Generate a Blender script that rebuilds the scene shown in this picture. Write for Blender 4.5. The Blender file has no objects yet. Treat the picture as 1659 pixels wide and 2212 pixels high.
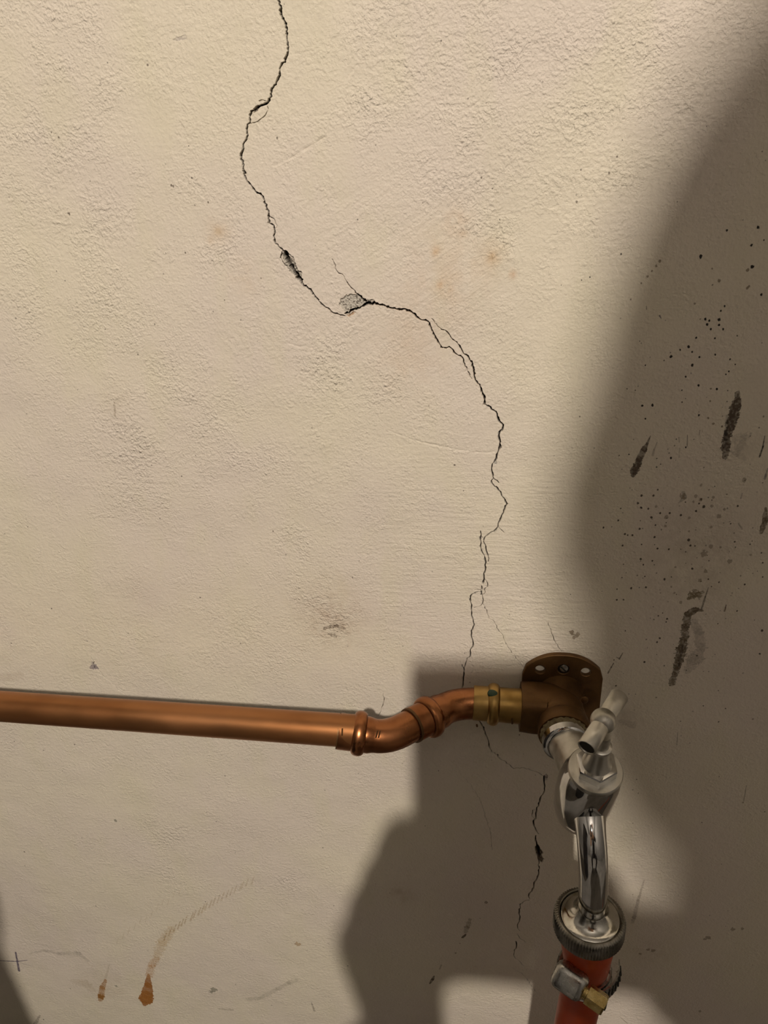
import bpy, bmesh, math, random
import numpy as np
from mathutils import Vector, Matrix

# ------------------------------------------------------------------ camera, light, exposure
MM = 0.001
ZC = 900.0                                   # camera height above the floor in mm
FPX, CX, CY = 1661.0, 829.5, 1106.0          # photo taken as 1659 x 2212
YAW, PITCH, ROLL, CAMD = 9.5, 27.0, -2.6, 370.0
LAMP = np.array([123.0, -1700.0, ZC + 1105.0]) # bare bulb behind the photographer
LAMP_STRENGTH = 5300.0
LAMP_COLOR = (1.0, 0.905, 0.82)
WORLD_COLOR, WORLD_STRENGTH = (1.0, 0.9, 0.78), 0.02
EXPOSURE = 0.0

sc = bpy.context.scene
COL = sc.collection

_y, _p, _r = (math.radians(v) for v in (YAW, PITCH, ROLL))
_fw = np.array([-math.sin(_y) * math.cos(_p), math.cos(_y) * math.cos(_p), -math.sin(_p)])
_rt = np.array([math.cos(_y), math.sin(_y), 0.0])
_up = np.cross(_rt, _fw)
RT = _rt * math.cos(_r) + _up * math.sin(_r)
UP = -_rt * math.sin(_r) + _up * math.cos(_r)
FW = _fw
CAM = np.array([0.0, -CAMD, ZC])

cd = bpy.data.cameras.new('camera')
cam = bpy.data.objects.new('camera', cd)
COL.objects.link(cam)
cd.sensor_fit = 'VERTICAL'
cd.sensor_height = 36.0
cd.lens = 36.0 * FPX / 2212.0
cd.clip_start = 0.005
cam.matrix_world = Matrix(((RT[0], UP[0], -FW[0], CAM[0] * MM),
                           (RT[1], UP[1], -FW[1], CAM[1] * MM),
                           (RT[2], UP[2], -FW[2], CAM[2] * MM),
                           (0, 0, 0, 1)))
sc.camera = cam

w = bpy.data.worlds.new('world')
sc.world = w
w.use_nodes = True
w.node_tree.nodes['Background'].inputs[0].default_value = (*WORLD_COLOR, 1)
w.node_tree.nodes['Background'].inputs[1].default_value = WORLD_STRENGTH

sc.view_settings.view_transform = 'Standard'
sc.view_settings.look = 'None'
sc.view_settings.exposure = EXPOSURE
sc.view_settings.gamma = 1.0
sc.view_settings.use_curve_mapping = False

sc.cycles.max_bounces = 6
sc.cycles.diffuse_bounces = 3
sc.cycles.glossy_bounces = 4
sc.cycles.use_light_tree = False

rng = np.random.default_rng(7)
random.seed(7)


def at(u, v, h):
    """point h mm in front of the wall on the line of sight through photo pixel (u, v)"""
    d = RT * (u - CX) / FPX - UP * (v - CY) / FPX + FW
    return CAM + d * ((-h - CAM[1]) / d[1])


def pxmm(u, v, h=0.0):
    p = at(u, v, h)
    return FPX / ((p - CAM) @ FW)


# ------------------------------------------------------------------ materials
def mat(name, base, metallic=0.0, rough=0.5, **kw):
    m = bpy.data.materials.new(name)
    m.use_nodes = True
    b = m.node_tree.nodes['Principled BSDF']
    b.inputs['Base Color'].default_value = (*base, 1)
    b.inputs['Metallic'].default_value = metallic
    b.inputs['Roughness'].default_value = rough
    for k, v in kw.items():
        b.inputs[k].default_value = v
    return m


def worn(m, cols, scale=60.0, rough=(0.3, 0.5), bump=0.0, detail=5.0, bump_scale=None, stretch=None):
    """noise colour wear between several colours, noise roughness and an optional bump"""
    nt = m.node_tree
    b = nt.nodes['Principled BSDF']
    tc = nt.nodes.new('ShaderNodeTexCoord')
    src = tc.outputs['Object']
    if stretch:
        mp = nt.nodes.new('ShaderNodeMapping')
        mp.inputs['Scale'].default_value = stretch
        nt.links.new(src, mp.inputs[0])
        src = mp.outputs[0]
    n = nt.nodes.new('ShaderNodeTexNoise')
    n.inputs['Scale'].default_value = scale
    n.inputs['Detail'].default_value = detail
    nt.links.new(src, n.inputs['Vector'])
    r = nt.nodes.new('ShaderNodeValToRGB')
    els = r.color_ramp.elements
    while len(els) < len(cols):
        els.new(0.5)
    for i, c in enumerate(cols):
        els[i].position = 0.3 + 0.4 * i / max(1, len(cols) - 1)
        els[i].color = (*c, 1)
    nt.links.new(n.outputs[0], r.inputs[0])
    nt.links.new(r.outputs[0], b.inputs['Base Color'])
    mr = nt.nodes.new('ShaderNodeMapRange')
    mr.inputs['From Min'].default_value = 0.3
    mr.inputs['From Max'].default_value = 0.7
    mr.inputs['To Min'].default_value = rough[0]
    mr.inputs['To Max'].default_value = rough[1]
    n2 = nt.nodes.new('ShaderNodeTexNoise')
    n2.inputs['Scale'].default_value = scale * 2.3
    nt.links.new(src, n2.inputs['Vector'])
    nt.links.new(n2.outputs[0], mr.inputs[0])
    nt.links.new(mr.outputs[0], b.inputs['Roughness'])
    if bump:
        n3 = nt.nodes.new('ShaderNodeTexNoise')
        n3.inputs['Scale'].default_value = bump_scale or scale * 6
        n3.inputs['Detail'].default_value = 3
        nt.links.new(src, n3.inputs['Vector'])
        bp = nt.nodes.new('ShaderNodeBump')
        bp.inputs['Strength'].default_value = 1.0
        bp.inputs['Distance'].default_value = bump
        nt.links.new(n3.outputs[0], bp.inputs['Height'])
        nt.links.new(bp.outputs[0], b.inputs['Normal'])
    return m


M = {}
M['copper'] = worn(mat('copper', (0.6, 0.3, 0.15), 0.9), [(0.26, 0.10, 0.032), (0.38, 0.165, 0.06), (0.44, 0.20, 0.08)], 28, (0.33, 0.46), 0.00002, stretch=(0.5, 1, 1))
M['copper_fit'] = worn(mat('copper_fitting', (0.5, 0.22, 0.1), 1.0), [(0.22, 0.08, 0.03), (0.36, 0.145, 0.057), (0.42, 0.175, 0.073)], 45, (0.24, 0.38), 0.00002)
M['brass_dark'] = worn(mat('brass_oxidised', (0.2, 0.1, 0.04), 0.75), [(0.085, 0.042, 0.016), (0.15, 0.078, 0.026), (0.115, 0.058, 0.024)], 60, (0.42, 0.6), 0.00012, bump_scale=900)
M['brass'] = worn(mat('brass_yellow', (0.45, 0.28, 0.1), 1.0), [(0.24, 0.135, 0.035), (0.40, 0.25, 0.08), (0.46, 0.30, 0.11)], 70, (0.3, 0.5), 0.00003)
M['hemp'] = worn(mat('hemp_seal', (0.2, 0.16, 0.08)), [(0.11, 0.08, 0.035), (0.25, 0.2, 0.1)], 400, (0.7, 0.9), 0.0004)
M['chrome'] = worn(mat('chrome', (0.75, 0.74, 0.72), 1.0), [(0.5, 0.49, 0.46), (0.64, 0.63, 0.61), (0.66, 0.65, 0.63)], 90, (0.04, 0.09))
M['chrome_dull'] = worn(mat('chrome_dull', (0.6, 0.58, 0.52), 1.0), [(0.36, 0.34, 0.285), (0.54, 0.515, 0.455), (0.58, 0.56, 0.505)], 110, (0.28, 0.45), 0.00002)
M['chrome_disc'] = worn(mat('chrome_watermarked', (0.6, 0.58, 0.52), 1.0), [(0.40, 0.38, 0.30), (0.62, 0.60, 0.54), (0.7, 0.68, 0.62)], 130, (0.08, 0.3), 0.00003)
M['chrome_dark'] = worn(mat('chrome_tarnished', (0.3, 0.29, 0.26), 1.0), [(0.16, 0.15, 0.12), (0.36, 0.34, 0.3)], 150, (0.25, 0.45))
M['steel'] = worn(mat('zinc_steel', (0.5, 0.5, 0.48), 1.0), [(0.38, 0.37, 0.33), (0.58, 0.57, 0.54)], 120, (0.2, 0.38))
M['zinc_yellow'] = worn(mat('zinc_yellow', (0.6, 0.45, 0.18), 1.0), [(0.40, 0.27, 0.08), (0.70, 0.55, 0.25)], 200, (0.2, 0.4))
M['hose'] = worn(mat('hose_rubber', (0.5, 0.07, 0.02)), [(0.34, 0.04, 0.009), (0.45, 0.062, 0.013)], 40, (0.32, 0.45))
M['green'] = mat('green_mark', (0.018, 0.05, 0.02), 0, 0.5)
M['hole'] = mat('recess_shade', (0.03, 0.028, 0.02), 0.5, 0.6)  # near-black colour standing for the shade inside bores and slots
M['plaster_room'] = worn(mat('plaster_room', (0.5, 0.45, 0.36)), [(0.13, 0.124, 0.115), (0.18, 0.172, 0.158)], 3, (0.8, 0.95))
M['concrete'] = worn(mat('concrete', (0.3, 0.28, 0.25)), [(0.12, 0.112, 0.10), (0.18, 0.168, 0.15)], 6, (0.8, 0.95))
M['cloth'] = worn(mat('dark_cloth', (0.04, 0.04, 0.05)), [(0.03, 0.03, 0.035), (0.055, 0.052, 0.055)], 50, (0.8, 0.95))
M['hair'] = worn(mat('dark_hair', (0.04, 0.03, 0.02)), [(0.025, 0.018, 0.012), (0.05, 0.035, 0.025)], 80, (0.4, 0.6))
M['skin'] = mat('skin', (0.5, 0.3, 0.2), 0, 0.5)
M['black'] = mat('black_glass', (0.02, 0.02, 0.022), 0, 0.2)
M['white_plastic'] = mat('white_plastic', (0.6, 0.58, 0.52), 0, 0.5)
mb = mat('bulb_glass', (1, 1, 1))
mb.node_tree.nodes['Principled BSDF'].inputs['Emission Color'].default_value = (*LAMP_COLOR, 1)
mb.node_tree.nodes['Principled BSDF'].inputs['Emission Strength'].default_value = LAMP_STRENGTH
M['bulb'] = mb


# ------------------------------------------------------------------ object helpers (all lengths in mm)
def link(o, parent=None, label=None, cat=None, group=None, kind=None):
    if o.name not in COL.objects:
        COL.objects.link(o)
    if parent is not None:
        o.parent = parent
        o.matrix_parent_inverse = Matrix.Translation(parent.location).inverted()
    for k, v in (('label', label), ('category', cat), ('group', group), ('kind', kind)):
        if v:
            o[k] = v
    return o


def thing(name, loc, label, cat):
    o = bpy.data.objects.new(name, None)
    o.empty_display_size = 0.02
    o.location = [c * MM for c in loc]
    return link(o, None, label, cat)


def obj(name, geo, material, parent=None, sharp=40, smooth=True, **kw):
    vs, fs = geo
    me = bpy.data.meshes.new(name)
    me.from_pydata([tuple(c * MM for c in v) for v in vs], [], fs)
    bm = bmesh.new()
    bm.from_mesh(me)
    bmesh.ops.remove_doubles(bm, verts=bm.verts, dist=1e-6)
    bmesh.ops.recalc_face_normals(bm, faces=bm.faces)
    bm.to_mesh(me)
    bm.free()
    if smooth:
        me.shade_smooth()
        me.set_sharp_from_angle(angle=math.radians(sharp))
    me.materials.append(material)
    return link(bpy.data.objects.new(name, me), parent, **kw)


def join(*geos):
    V, F = [], []
    for vs, fs in geos:
        n = len(V)
        V += [tuple(v) for v in vs]
        F += [tuple(i + n for i in f) for f in fs]
    return V, F


def frame(axis, hint=(0, 0, 1)):
    a = Vector(axis).normalized()
    h = Vector(hint)
    if abs(a.dot(h.normalized())) > 0.95:
        h = Vector((1, 0, 0))
    x = (h - a * h.dot(a)).normalized()
    return a, x, a.cross(x)


def lathe(origin, axis, prof, seg=64, hint=(0, 0, 1), mod=None, cap0=True, cap1=True):
    """prof: list of (t along axis, radius); mod(k_fraction, i) scales a ring's radius"""
    a, x, y = frame(axis, hint)
    o = Vector(origin)
    V, F = [], []
    for i, (t, r) in enumerate(prof):
        for k in range(seg):
            an = 2 * math.pi * k / seg
            rr = r * (mod(an, i) if mod else 1.0)
            V.append(tuple(o + a * t + x * (rr * math.cos(an)) + y * (rr * math.sin(an))))
    for i in range(len(prof) - 1):
        for k in range(seg):
            k2 = (k + 1) % seg
            F.append((i * seg + k, i * seg + k2, (i + 1) * seg + k2, (i + 1) * seg + k))
    if cap0:
        F.append(tuple(range(seg))[::-1])
    if cap1:
        b = (len(prof) - 1) * seg
        F.append(tuple(range(b, b + seg)))
    return V, F


def smooth_path(pts, n=10):
    """Catmull-Rom through the points"""
    P = [np.array(p, float) for p in pts]
    P = [2 * P[0] - P[1]] + P + [2 * P[-1] - P[-2]]
    out = []
    for i in range(1, len(P) - 2):
        for k in range(n):
            t = k / n
            a, b, c, d = P[i - 1], P[i], P[i + 1], P[i + 2]
            out.append(0.5 * (2 * b + (c - a) * t + (2 * a - 5 * b + 4 * c - d) * t * t + (3 * b - a - 3 * c + d) * t ** 3))
    out.append(P[-2])
    return out


def sweep(path, radii, seg=48, cap0=True, cap1=True, hint=(0, 0, 1), wob=None):
    P = [Vector(p) for p in path]
    n = len(P)
    if not hasattr(radii, '__len__'):
        radii = [radii] * n
    T = [(P[min(i + 1, n - 1)] - P[max(i - 1, 0)]).normalized() for i in range(n)]
    _, x, y = frame(T[0], hint)
    V, F = [], []
    for i in range(n):
        if i:
            q = T[i - 1].rotation_difference(T[i])
            x = q @ x
        x = (x - T[i] * x.dot(T[i])).normalized()
        y = T[i].cross(x)
        for k in range(seg):
            an = 2 * math.pi * k / seg
            rr = radii[i] * (wob(an, i) if wob else 1)
            V.append(tuple(P[i] + x * (rr * math.cos(an)) + y * (rr * math.sin(an))))
    for i in range(n - 1):
        for k in range(seg):
            k2 = (k + 1) % seg
            F.append((i * seg + k, i * seg + k2, (i + 1) * seg + k2, (i + 1) * seg + k))
    if cap0:
        F.append(tuple(range(seg))[::-1])
    if cap1:
        F.append(tuple(range((n - 1) * seg, n * seg)))
    return V, F


def box(c, ax, ay, az, sx, sy, sz, bev=0.0):
    bm = bmesh.new()
    bmesh.ops.create_cube(bm, size=1.0)
    for v in bm.verts:
        v.co = Vector((v.co.x * sx, v.co.y * sy, v.co.z * sz))
    if bev:
        bmesh.ops.bevel(bm, geom=list(bm.edges), offset=bev, segments=3, affect='EDGES', profile=0.5)
    ax, ay, az, c = Vector(ax), Vector(ay), Vector(az), Vector(c)
    bm.verts.index_update()
    V = [tuple(c + ax * v.co.x + ay * v.co.y + az * v.co.z) for v in bm.verts]
    F = [tuple(v.index for v in f.verts) for f in bm.faces]
    bm.free()
    return V, F


def ball(c, r, seg=32, rings=20, scale=(1, 1, 1)):
    prof = []
    V, F = [], []
    bm = bmesh.new()
    bmesh.ops.create_uvsphere(bm, u_segments=seg, v_segments=rings, radius=r)
    bm.verts.index_update()
    V = [(c[0] + v.co.x * scale[0], c[1] + v.co.y * scale[1], c[2] + v.co.z * scale[2]) for v in bm.verts]
    F = [tuple(v.index for v in f.verts) for f in bm.faces]
    bm.free()
    return V, F


# ------------------------------------------------------------------ the cracked wall
def vnoise(x, y, scale, seed):
    """smooth value noise, about -1..1"""
    g = np.random.default_rng(seed).uniform(-1, 1, (256, 256))
    fx, fy = x / scale, y / scale
    ix, iy = np.floor(fx).astype(int), np.floor(fy).astype(int)
    tx, ty = fx - ix, fy - iy
    tx, ty = tx * tx * (3 - 2 * tx), ty * ty * (3 - 2 * ty)
    a = g[ix % 256, iy % 256]; b = g[(ix + 1) % 256, iy % 256]
    c = g[ix % 256, (iy + 1) % 256]; d = g[(ix + 1) % 256, (iy + 1) % 256]
    return (a * (1 - tx) + b * tx) * (1 - ty) + (c * (1 - tx) + d * tx) * ty


def zm(region, zw, pts):
    """points read off an enlarged view of the photo -> photo pixels"""
    s = (region[2] - region[0]) / zw
    return [(region[0] + p[0] * s, region[1] + p[1] * s, *[q * s for q in p[2:]]) for p in pts]


RA, WA = (480, 0, 1000, 700), 1643
RB, WB = (700, 560, 1200, 1060), 1659
RC, WC = (950, 1000, 1250, 1500), 1327
RD, WD = (1000, 1500, 1250, 2212), 777
RE, WE = (1250, 400, 1659, 1000), 1508
RF, WF = (1250, 900, 1659, 1500), 1508
RG, WG = (0, 1750, 700, 2212), 1659
RH, WH = (850, 1850, 1250, 2212), 1659
RI, WI = (1250, 1550, 1659, 2212), 1367

# cracks: (photo-pixel points, width in photo pixels at start, at end)
CR = []
def crack(region, zw, pts, w0, w1=None):
    CR.append((zm(region, zw, pts), w0, w1 if w1 is not None else w0))

crack(RA, WA, [(372, -60), (378, 0), (400, 55), (398, 100), (425, 150), (438, 200), (437, 260), (447, 320), (440, 375), (428, 420)], 3.6, 3.2)
crack(RA, WA, [(428, 420), (405, 435), (390, 468), (390, 500), (378, 540), (365, 575), (335, 605), (328, 640), (318, 680), (303, 705), (265, 718), (235, 735)], 2.6, 3.6)
crack(RA, WA, [(300, 690), (275, 682), (250, 690)], 1.2)
crack(RA, WA, [(303, 705), (312, 740), (290, 790), (240, 830), (190, 845)], 0.9)
crack(RA, WA, [(225, 745), (195, 760), (185, 800), (188, 835), (170, 850), (165, 880), (168, 910), (165, 950), (142, 985), (138, 1030), (128, 1050), (127, 1090), (143, 1125), (150, 1180)], 2.6, 3.4)
crack(RA, WA, [(150, 1180), (160, 1220), (200, 1270), (235, 1315), (262, 1325), (290, 1370), (302, 1415), (318, 1440)], 2.6, 3.4)
crack(RA, WA, [(318, 1440), (318, 1475), (316, 1490), (325, 1525), (355, 1540), (360, 1580), (352, 1610), (360, 1650), (385, 1680), (430, 1720)], 2.6, 2.4)
crack(RA, WA, [(320, 1470), (350, 1490), (365, 1525), (372, 1555)], 1.0)
crack(RA, WA, [(430, 1720), (450, 1780), (480, 1830), (510, 1870), (540, 1920)], 7.5, 7.0)
crack(RA, WA, [(410, 1720), (400, 1760), (425, 1800), (450, 1830), (470, 1850)], 1.3)
crack(RA, WA, [(440, 1720), (485, 1755), (500, 1800), (515, 1840), (545, 1865)], 1.6)
crack(RA, WA, [(540, 1930), (610, 1985), (620, 2005), (655, 2045)], 2.8, 4.2)
crack(RA, WA, [(655, 2045), (680, 2075), (720, 2100), (760, 2135), (810, 2150), (838, 2155)], 2.6, 1.8)
crack(RA, WA, [(840, 2140), (900, 2110), (960, 2090), (1000, 2070)], 3.2, 4.0)
crack(RB, WB, [(60, 0), (75, 30), (90, 80), (105, 100), (130, 105), (150, 140), (175, 180), (210, 215), (240, 250)], 0.9, 1.6)
crack(RB, WB, [(240, 250), (270, 280), (315, 315)], 3.0, 6.5)
crack(RB, WB, [(315, 315), (370, 318), (430, 330), (470, 348), (535, 360), (570, 357), (620, 375), (650, 395), (660, 410), (685, 430), (740, 445)], 4.6, 3.0)
crack(RB, WB, [(300, 295), (340, 290), (365, 305)], 1.2)
crack(RB, WB, [(740, 445), (765, 490), (785, 540), (810, 580), (840, 635), (885, 635), (895, 630), (925, 655), (930, 670), (960, 690), (990, 705)], 3.0, 2.2)
crack(RB, WB, [(990, 705), (1000, 740), (1025, 790), (1045, 840), (1060, 860)], 2.0, 0.8)
crack(RB, WB, [(770, 425), (840, 505), (880, 520), (925, 580), (970, 620), (990, 660), (1000, 680), (1030, 695), (1055, 735)], 0.9, 2.8)
crack(RB, WB, [(1055, 735), (1070, 780), (1075, 835), (1095, 880), (1125, 925), (1128, 950), (1150, 985), (1148, 1040), (1180, 1055), (1215, 1085), (1240, 1110), (1255, 1165), (1285, 1190)], 3.0, 3.0)
crack(RB, WB, [(1285, 1190), (1270, 1230), (1252, 1270), (1262, 1340), (1250, 1375), (1235, 1430), (1205, 1470), (1200, 1505), (1210, 1565), (1240, 1590), (1252, 1605)], 2.8, 1.8)
crack(RB, WB, [(1212, 1575), (1198, 1590), (1210, 1615), (1240, 1640), (1250, 1659)], 1.6, 2.6)
crack(RC, WC, [(540, 230), (580, 280), (592, 320), (612, 340), (628, 375), (643, 395)], 2.8, 3.6)
crack(RC, WC, [(643, 395), (620, 440), (590, 510), (575, 550), (558, 580), (555, 612), (515, 660), (470, 680), (435, 705), (422, 730), (418, 755), (440, 800), (450, 860), (468, 920), (462, 950)], 2.2, 1.6)
crack(RC, WC, [(555, 612), (590, 645), (615, 670)], 1.0)
crack(RC, WC, [(388, 650), (395, 690), (385, 735), (395, 770), (385, 800), (400, 850), (430, 900), (440, 960), (435, 1030), (422, 1105), (412, 1160)], 1.4, 2.6)
crack(RC, WC, [(430, 1120), (458, 1170), (455, 1190), (425, 1215), (415, 1265)], 1.1)
crack(RC, WC, [(400, 1180), (402, 1215), (385, 1222), (335, 1220)], 1.8, 0.8)
crack(RC, WC, [(390, 1245), (340, 1245), (305, 1262), (292, 1300), (290, 1330)], 1.6, 2.8)
crack(RC, WC, [(290, 1330), (305, 1365), (302, 1460), (318, 1500), (330, 1550), (300, 1610), (300, 1650), (315, 1700), (318, 1750), (292, 1785), (292, 1845), (262, 1865), (245, 1930), (235, 1950)], 1.9, 1.5)
crack(RC, WC, [(213, 1925), (232, 1975), (230, 2030), (225, 2080), (222, 2130), (212, 2145)], 1.7)
crack(RC, WC, [(400, 1230), (410, 1290), (415, 1320), (408, 1350), (350, 1380), (310, 1382)], 1.5, 0.9)
crack(RC, WC, [(408, 1350), (430, 1375), (450, 1430), (470, 1490), (520, 1520), (545, 1580), (600, 1640), (625, 1710), (670, 1780), (740, 1880), (800, 1955)], 1.0, 0.7)
crack(RC, WC, [(1035, 1525), (1060, 1590), (1090, 1690), (1130, 1760), (1165, 1805)], 0.7, 1.0)
crack(RD, WD, [(90, 130), (115, 178), (140, 215), (150, 260), (172, 310), (175, 345), (190, 370), (235, 415), (275, 440), (340, 495), (410, 490), (450, 505), (495, 520), (545, 548)], 1.5, 1.6)
crack(RD, WD, [(545, 545), (545, 600), (548, 645), (525, 680), (515, 720), (495, 770), (490, 830), (472, 850), (478, 885), (500, 925), (508, 935)], 2.6, 1.8)
crack(RD, WD, [(490, 770), (468, 775), (462, 815), (478, 830)], 1.0)
crack(RD, WD, [(490, 945), (488, 980), (497, 1010)], 1.6, 3.0)
crack(RD, WD, [(498, 1010), (503, 1050), (510, 1095)], 6.5, 6.0)
crack(RD, WD, [(508, 1110), (508, 1210), (490, 1250), (475, 1300), (445, 1340), (440, 1360), (447, 1375)], 2.0, 1.8)
crack(RD, WD, [(440, 1385), (405, 1395), (385, 1410), (380, 1460), (380, 1525), (365, 1555), (368, 1575), (382, 1590)], 2.0, 1.4)
crack(RD, WD, [(362, 1610), (380, 1640), (420, 1668)], 1.0)
crack(RD, WD, [(355, 1660), (360, 1690), (345, 1730), (340, 1750), (370, 1780), (410, 1820)], 1.8, 0.7)
crack(RD, WD, [(330, 1830), (380, 1860), (430, 1905), (460, 1960), (500, 2010)], 0.8)
crack(RD, WD, [(10, 560), (60, 620), (120, 720), (160, 850), (185, 930), (195, 1050)], 0.5)
crack((0, 0, 1659, 2212), 1659, [(195, 1420), (203, 1440), (225, 1465), (245, 1482), (265, 1500)], 0.8, 1.0)
crack((0, 0, 1659, 2212), 1659, [(828, 1497), (830, 1512), (824, 1532), (818, 1545)], 0.8)

# chips where plaster has come away: (outline in photo pixels, depth mm, colour)
RAW = (0.23, 0.195, 0.15)
GREY = (0.46, 0.42, 0.35)
CHIP = [
    (zm(RA, WA, [(800, 2080), (812, 2040), (850, 2012), (905, 2008), (940, 2020), (985, 2065), (960, 2090), (900, 2112), (850, 2135), (832, 2110)]), 1.1, GREY),
    (zm(RA, WA, [(845, 2150), (900, 2122), (915, 2128), (895, 2150), (862, 2160)]), 0.5, (0.42, 0.28, 0.17)),
    (zm(RA, WA, [(405, 1725), (440, 1722), (480, 1760), (500, 1810), (540, 1865), (548, 1925), (510, 1900), (460, 1850), (425, 1790)]), 0.9, (0.42, 0.38, 0.31)),
    (zm(RA, WA, [(205, 740), (240, 715), (262, 720), (240, 760), (215, 770)]), 2.6, RAW),
    (zm(RA, WA, [(295, 1405), (318, 1430), (320, 1445), (300, 1435)]), 2.0, RAW),
    (zm(RA, WA, [(138, 1165), (150, 1160), (166, 1185), (140, 1192)]), 1.6, RAW),
    (zm(RA, WA, [(980, 2060), (1010, 2045), (1045, 2065), (1010, 2075)]), 0.7, GREY),
    (zm(RB, WB, [(1268, 1215), (1280, 1220), (1256, 1262), (1240, 1250)]), 0.5, (0.5, 0.46, 0.39)),
    (zm(RB, WB, [(1254, 1330), (1268, 1325), (1278, 1355), (1252, 1370)]), 1.2, RAW),
    (zm(RB, WB, [(1215, 1445), (1238, 1430), (1240, 1465), (1215, 1480)]), 0.4, GREY),
    (zm(RC, WC, [(370, 705), (405, 700), (408, 720), (385, 735)]), 0.6, GREY),
    (zm(RC, WC, [(410, 1125), (425, 1105), (428, 1130), (412, 1165)]), 0.7, GREY),
    (zm(RC, WC, [(385, 1225), (405, 1220), (405, 1270), (385, 1270)]), 0.4, GREY),
    (zm(RC, WC, [(268, 1292), (296, 1300), (298, 1335), (285, 1325)]), 0.7, GREY),
    (zm(RD, WD, [(482, 1030), (495, 1008), (512, 1020), (538, 1060), (525, 1080), (545, 1105), (530, 1132), (505, 1115), (492, 1070)]), 1.8, (0.16, 0.12, 0.075)),
    (zm(RD, WD, [(545, 540), (560, 528), (572, 545), (560, 575), (548, 570)]), 0.5, (0.42, 0.36, 0.31)),
]

# flat marks: dots (x, y, radius) and strokes with a width, all photo pixels
BLACK, BROWN, DIRT = (0.018, 0.012, 0.009), (0.15, 0.1, 0.055), (0.2, 0.165, 0.125)
DOTS = []
for d in zm(RE, WE, [(1183, 361, 9), (1432, 337, 12), (1379, 478, 10), (975, 570, 14), (1385, 652, 14), (1456, 872, 10), (1163, 964, 8), (1133, 1000, 8), (1009, 1067, 10), (1040, 1080, 9), (1119, 1072, 13), (1024, 1109, 10), (1118, 1113, 9), (1053, 1146, 9), (1150, 1148, 8), (936, 1215, 8), (1085, 1219, 8), (875, 1287, 11), (808, 1310, 8), (903, 1327, 7), (735, 1363, 12), (960, 1368, 8), (1086, 1347, 8), (904, 1432, 11), (850, 1523, 8), (530, 1432, 6), (1203, 1385, 7), (1244, 1425, 6), (1193, 1481, 7), (1170, 1505, 6), (952, 1590, 10), (820, 1630, 6), (1097, 1620, 9), (1185, 1632, 5), (822, 1725, 6), (505, 1755, 9), (586, 1750, 11), (530, 1858, 7), (955, 1827, 9), (340, 551, 7), (91, 734, 6), (24, 757, 5), (850, 2082, 8), (733, 2169, 10), (400, 2142, 6), (322, 2150, 5), (486, 1242, 4), (1478, 440, 6)]):
    DOTS.append((*d, BLACK, 1.0))
for d in zm(RE, WE, [(1347, 680, 13), (1121, 762, 12), (1345, 822, 11), (1358, 808, 10), (1050, 1617, 8), (1045, 1715, 7), (1069, 1896, 10), (1030, 1850, 9), (650, 608, 11), (620, 648, 10), (585, 685, 8), (550, 728, 9), (500, 782, 7), (415, 912, 7), (925, 945, 9), (968, 1068, 6), (1140, 1918, 9), (1470, 1840, 7), (1066, 667, 7)]):
    DOTS.append((*d, BROWN, 0.75))
for d in zm(RF, WF, [(500, 628, 10), (595, 626, 9), (629, 578, 8), (472, 688, 10), (494, 722, 9), (555, 732, 8), (650, 768, 8), (724, 768, 9), (579, 802, 11), (612, 864, 7), (485, 893, 9), (605, 960, 9), (368, 934, 9), (390, 943, 6), (428, 943, 9), (335, 730, 6), (314, 825, 8), (198, 882, 8), (350, 1026, 8), (502, 1018, 6), (628, 1052, 8), (719, 1060, 8), (495, 1138, 9), (588, 1152, 8), (517, 1183, 8), (877, 985, 12), (893, 1030, 9), (815, 784, 9), (995, 715, 12), (935, 752, 10), (907, 1216, 9), (1035, 1298, 7), (685, 1297, 10), (420, 1370, 9), (537, 1365, 9), (346, 1287, 6), (307, 1378, 6), (305, 1463, 8), (359, 1463, 7), (1265, 710, 9), (1211, 853, 8), (1244, 998, 8), (1366, 1018, 7), (1458, 1088, 7), (1468, 1168, 8), (1467, 1282, 7), (1324, 1338, 8), (1262, 1550, 7), (1460, 1705, 11), (1443, 1890, 9), (525, 1960, 9), (648, 1772, 9), (626, 1803, 8), (635, 1590, 7), (706, 1615, 9), (698, 1640, 6), (670, 1568, 5), (1110, 1652, 5), (372, 1708, 6), (848, 678, 5), (975, 655, 9), (958, 690, 8), (1120, 1322, 7), (1060, 1358, 6), (298, 2145, 8)]):
    DOTS.append((*d, (0.035, 0.024, 0.016), 0.92))
for d in zm(RF, WF, [(616, 715, 12), (697, 800, 17), (690, 872, 12), (881, 808, 12), (1117, 795, 20), (1056, 880, 12), (970, 660, 14), (1060, 710, 13), (826, 632, 24), (930, 632, 15), (912, 675, 10), (1014, 1236, 17), (968, 1308, 17), (1204, 1155, 20), (772, 1203, 10), (1131, 1045, 10), (1374, 1105, 11), (1000, 1095, 26), (1055, 1035, 18), (1072, 640, 13), (1160, 735, 12), (1318, 500, 20), (975, 540, 11), (765, 1410, 10), (738, 1360, 9), (880, 915, 9), (932, 905, 7), (815, 1485, 13)]):
    DOTS.append((*d, BROWN, 0.55))
DOTS += [(1235, 1367, 6, (0.2, 0.14, 0.08), 0.8), (1246, 1372, 6, (0.24, 0.18, 0.11), 0.7), (1240, 1377, 4, (0.2, 0.14, 0.08), 0.7)]
for d in zm(RG, WG, [(590, 53, 9), (1095, 922, 17), (1080, 930, 10), (595, 903, 8)]):
    DOTS.append((*d, (0.17, 0.17, 0.12), 0.7))
DOTS.append((*zm(RG, WG, [(1525, 683, 15)])[0], (0.4, 0.27, 0.14), 0.7))
DOTS.append((*zm(RG, WG, [(515, 955, 20)])[0], (0.28, 0.13, 0.03), 0.95))
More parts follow.
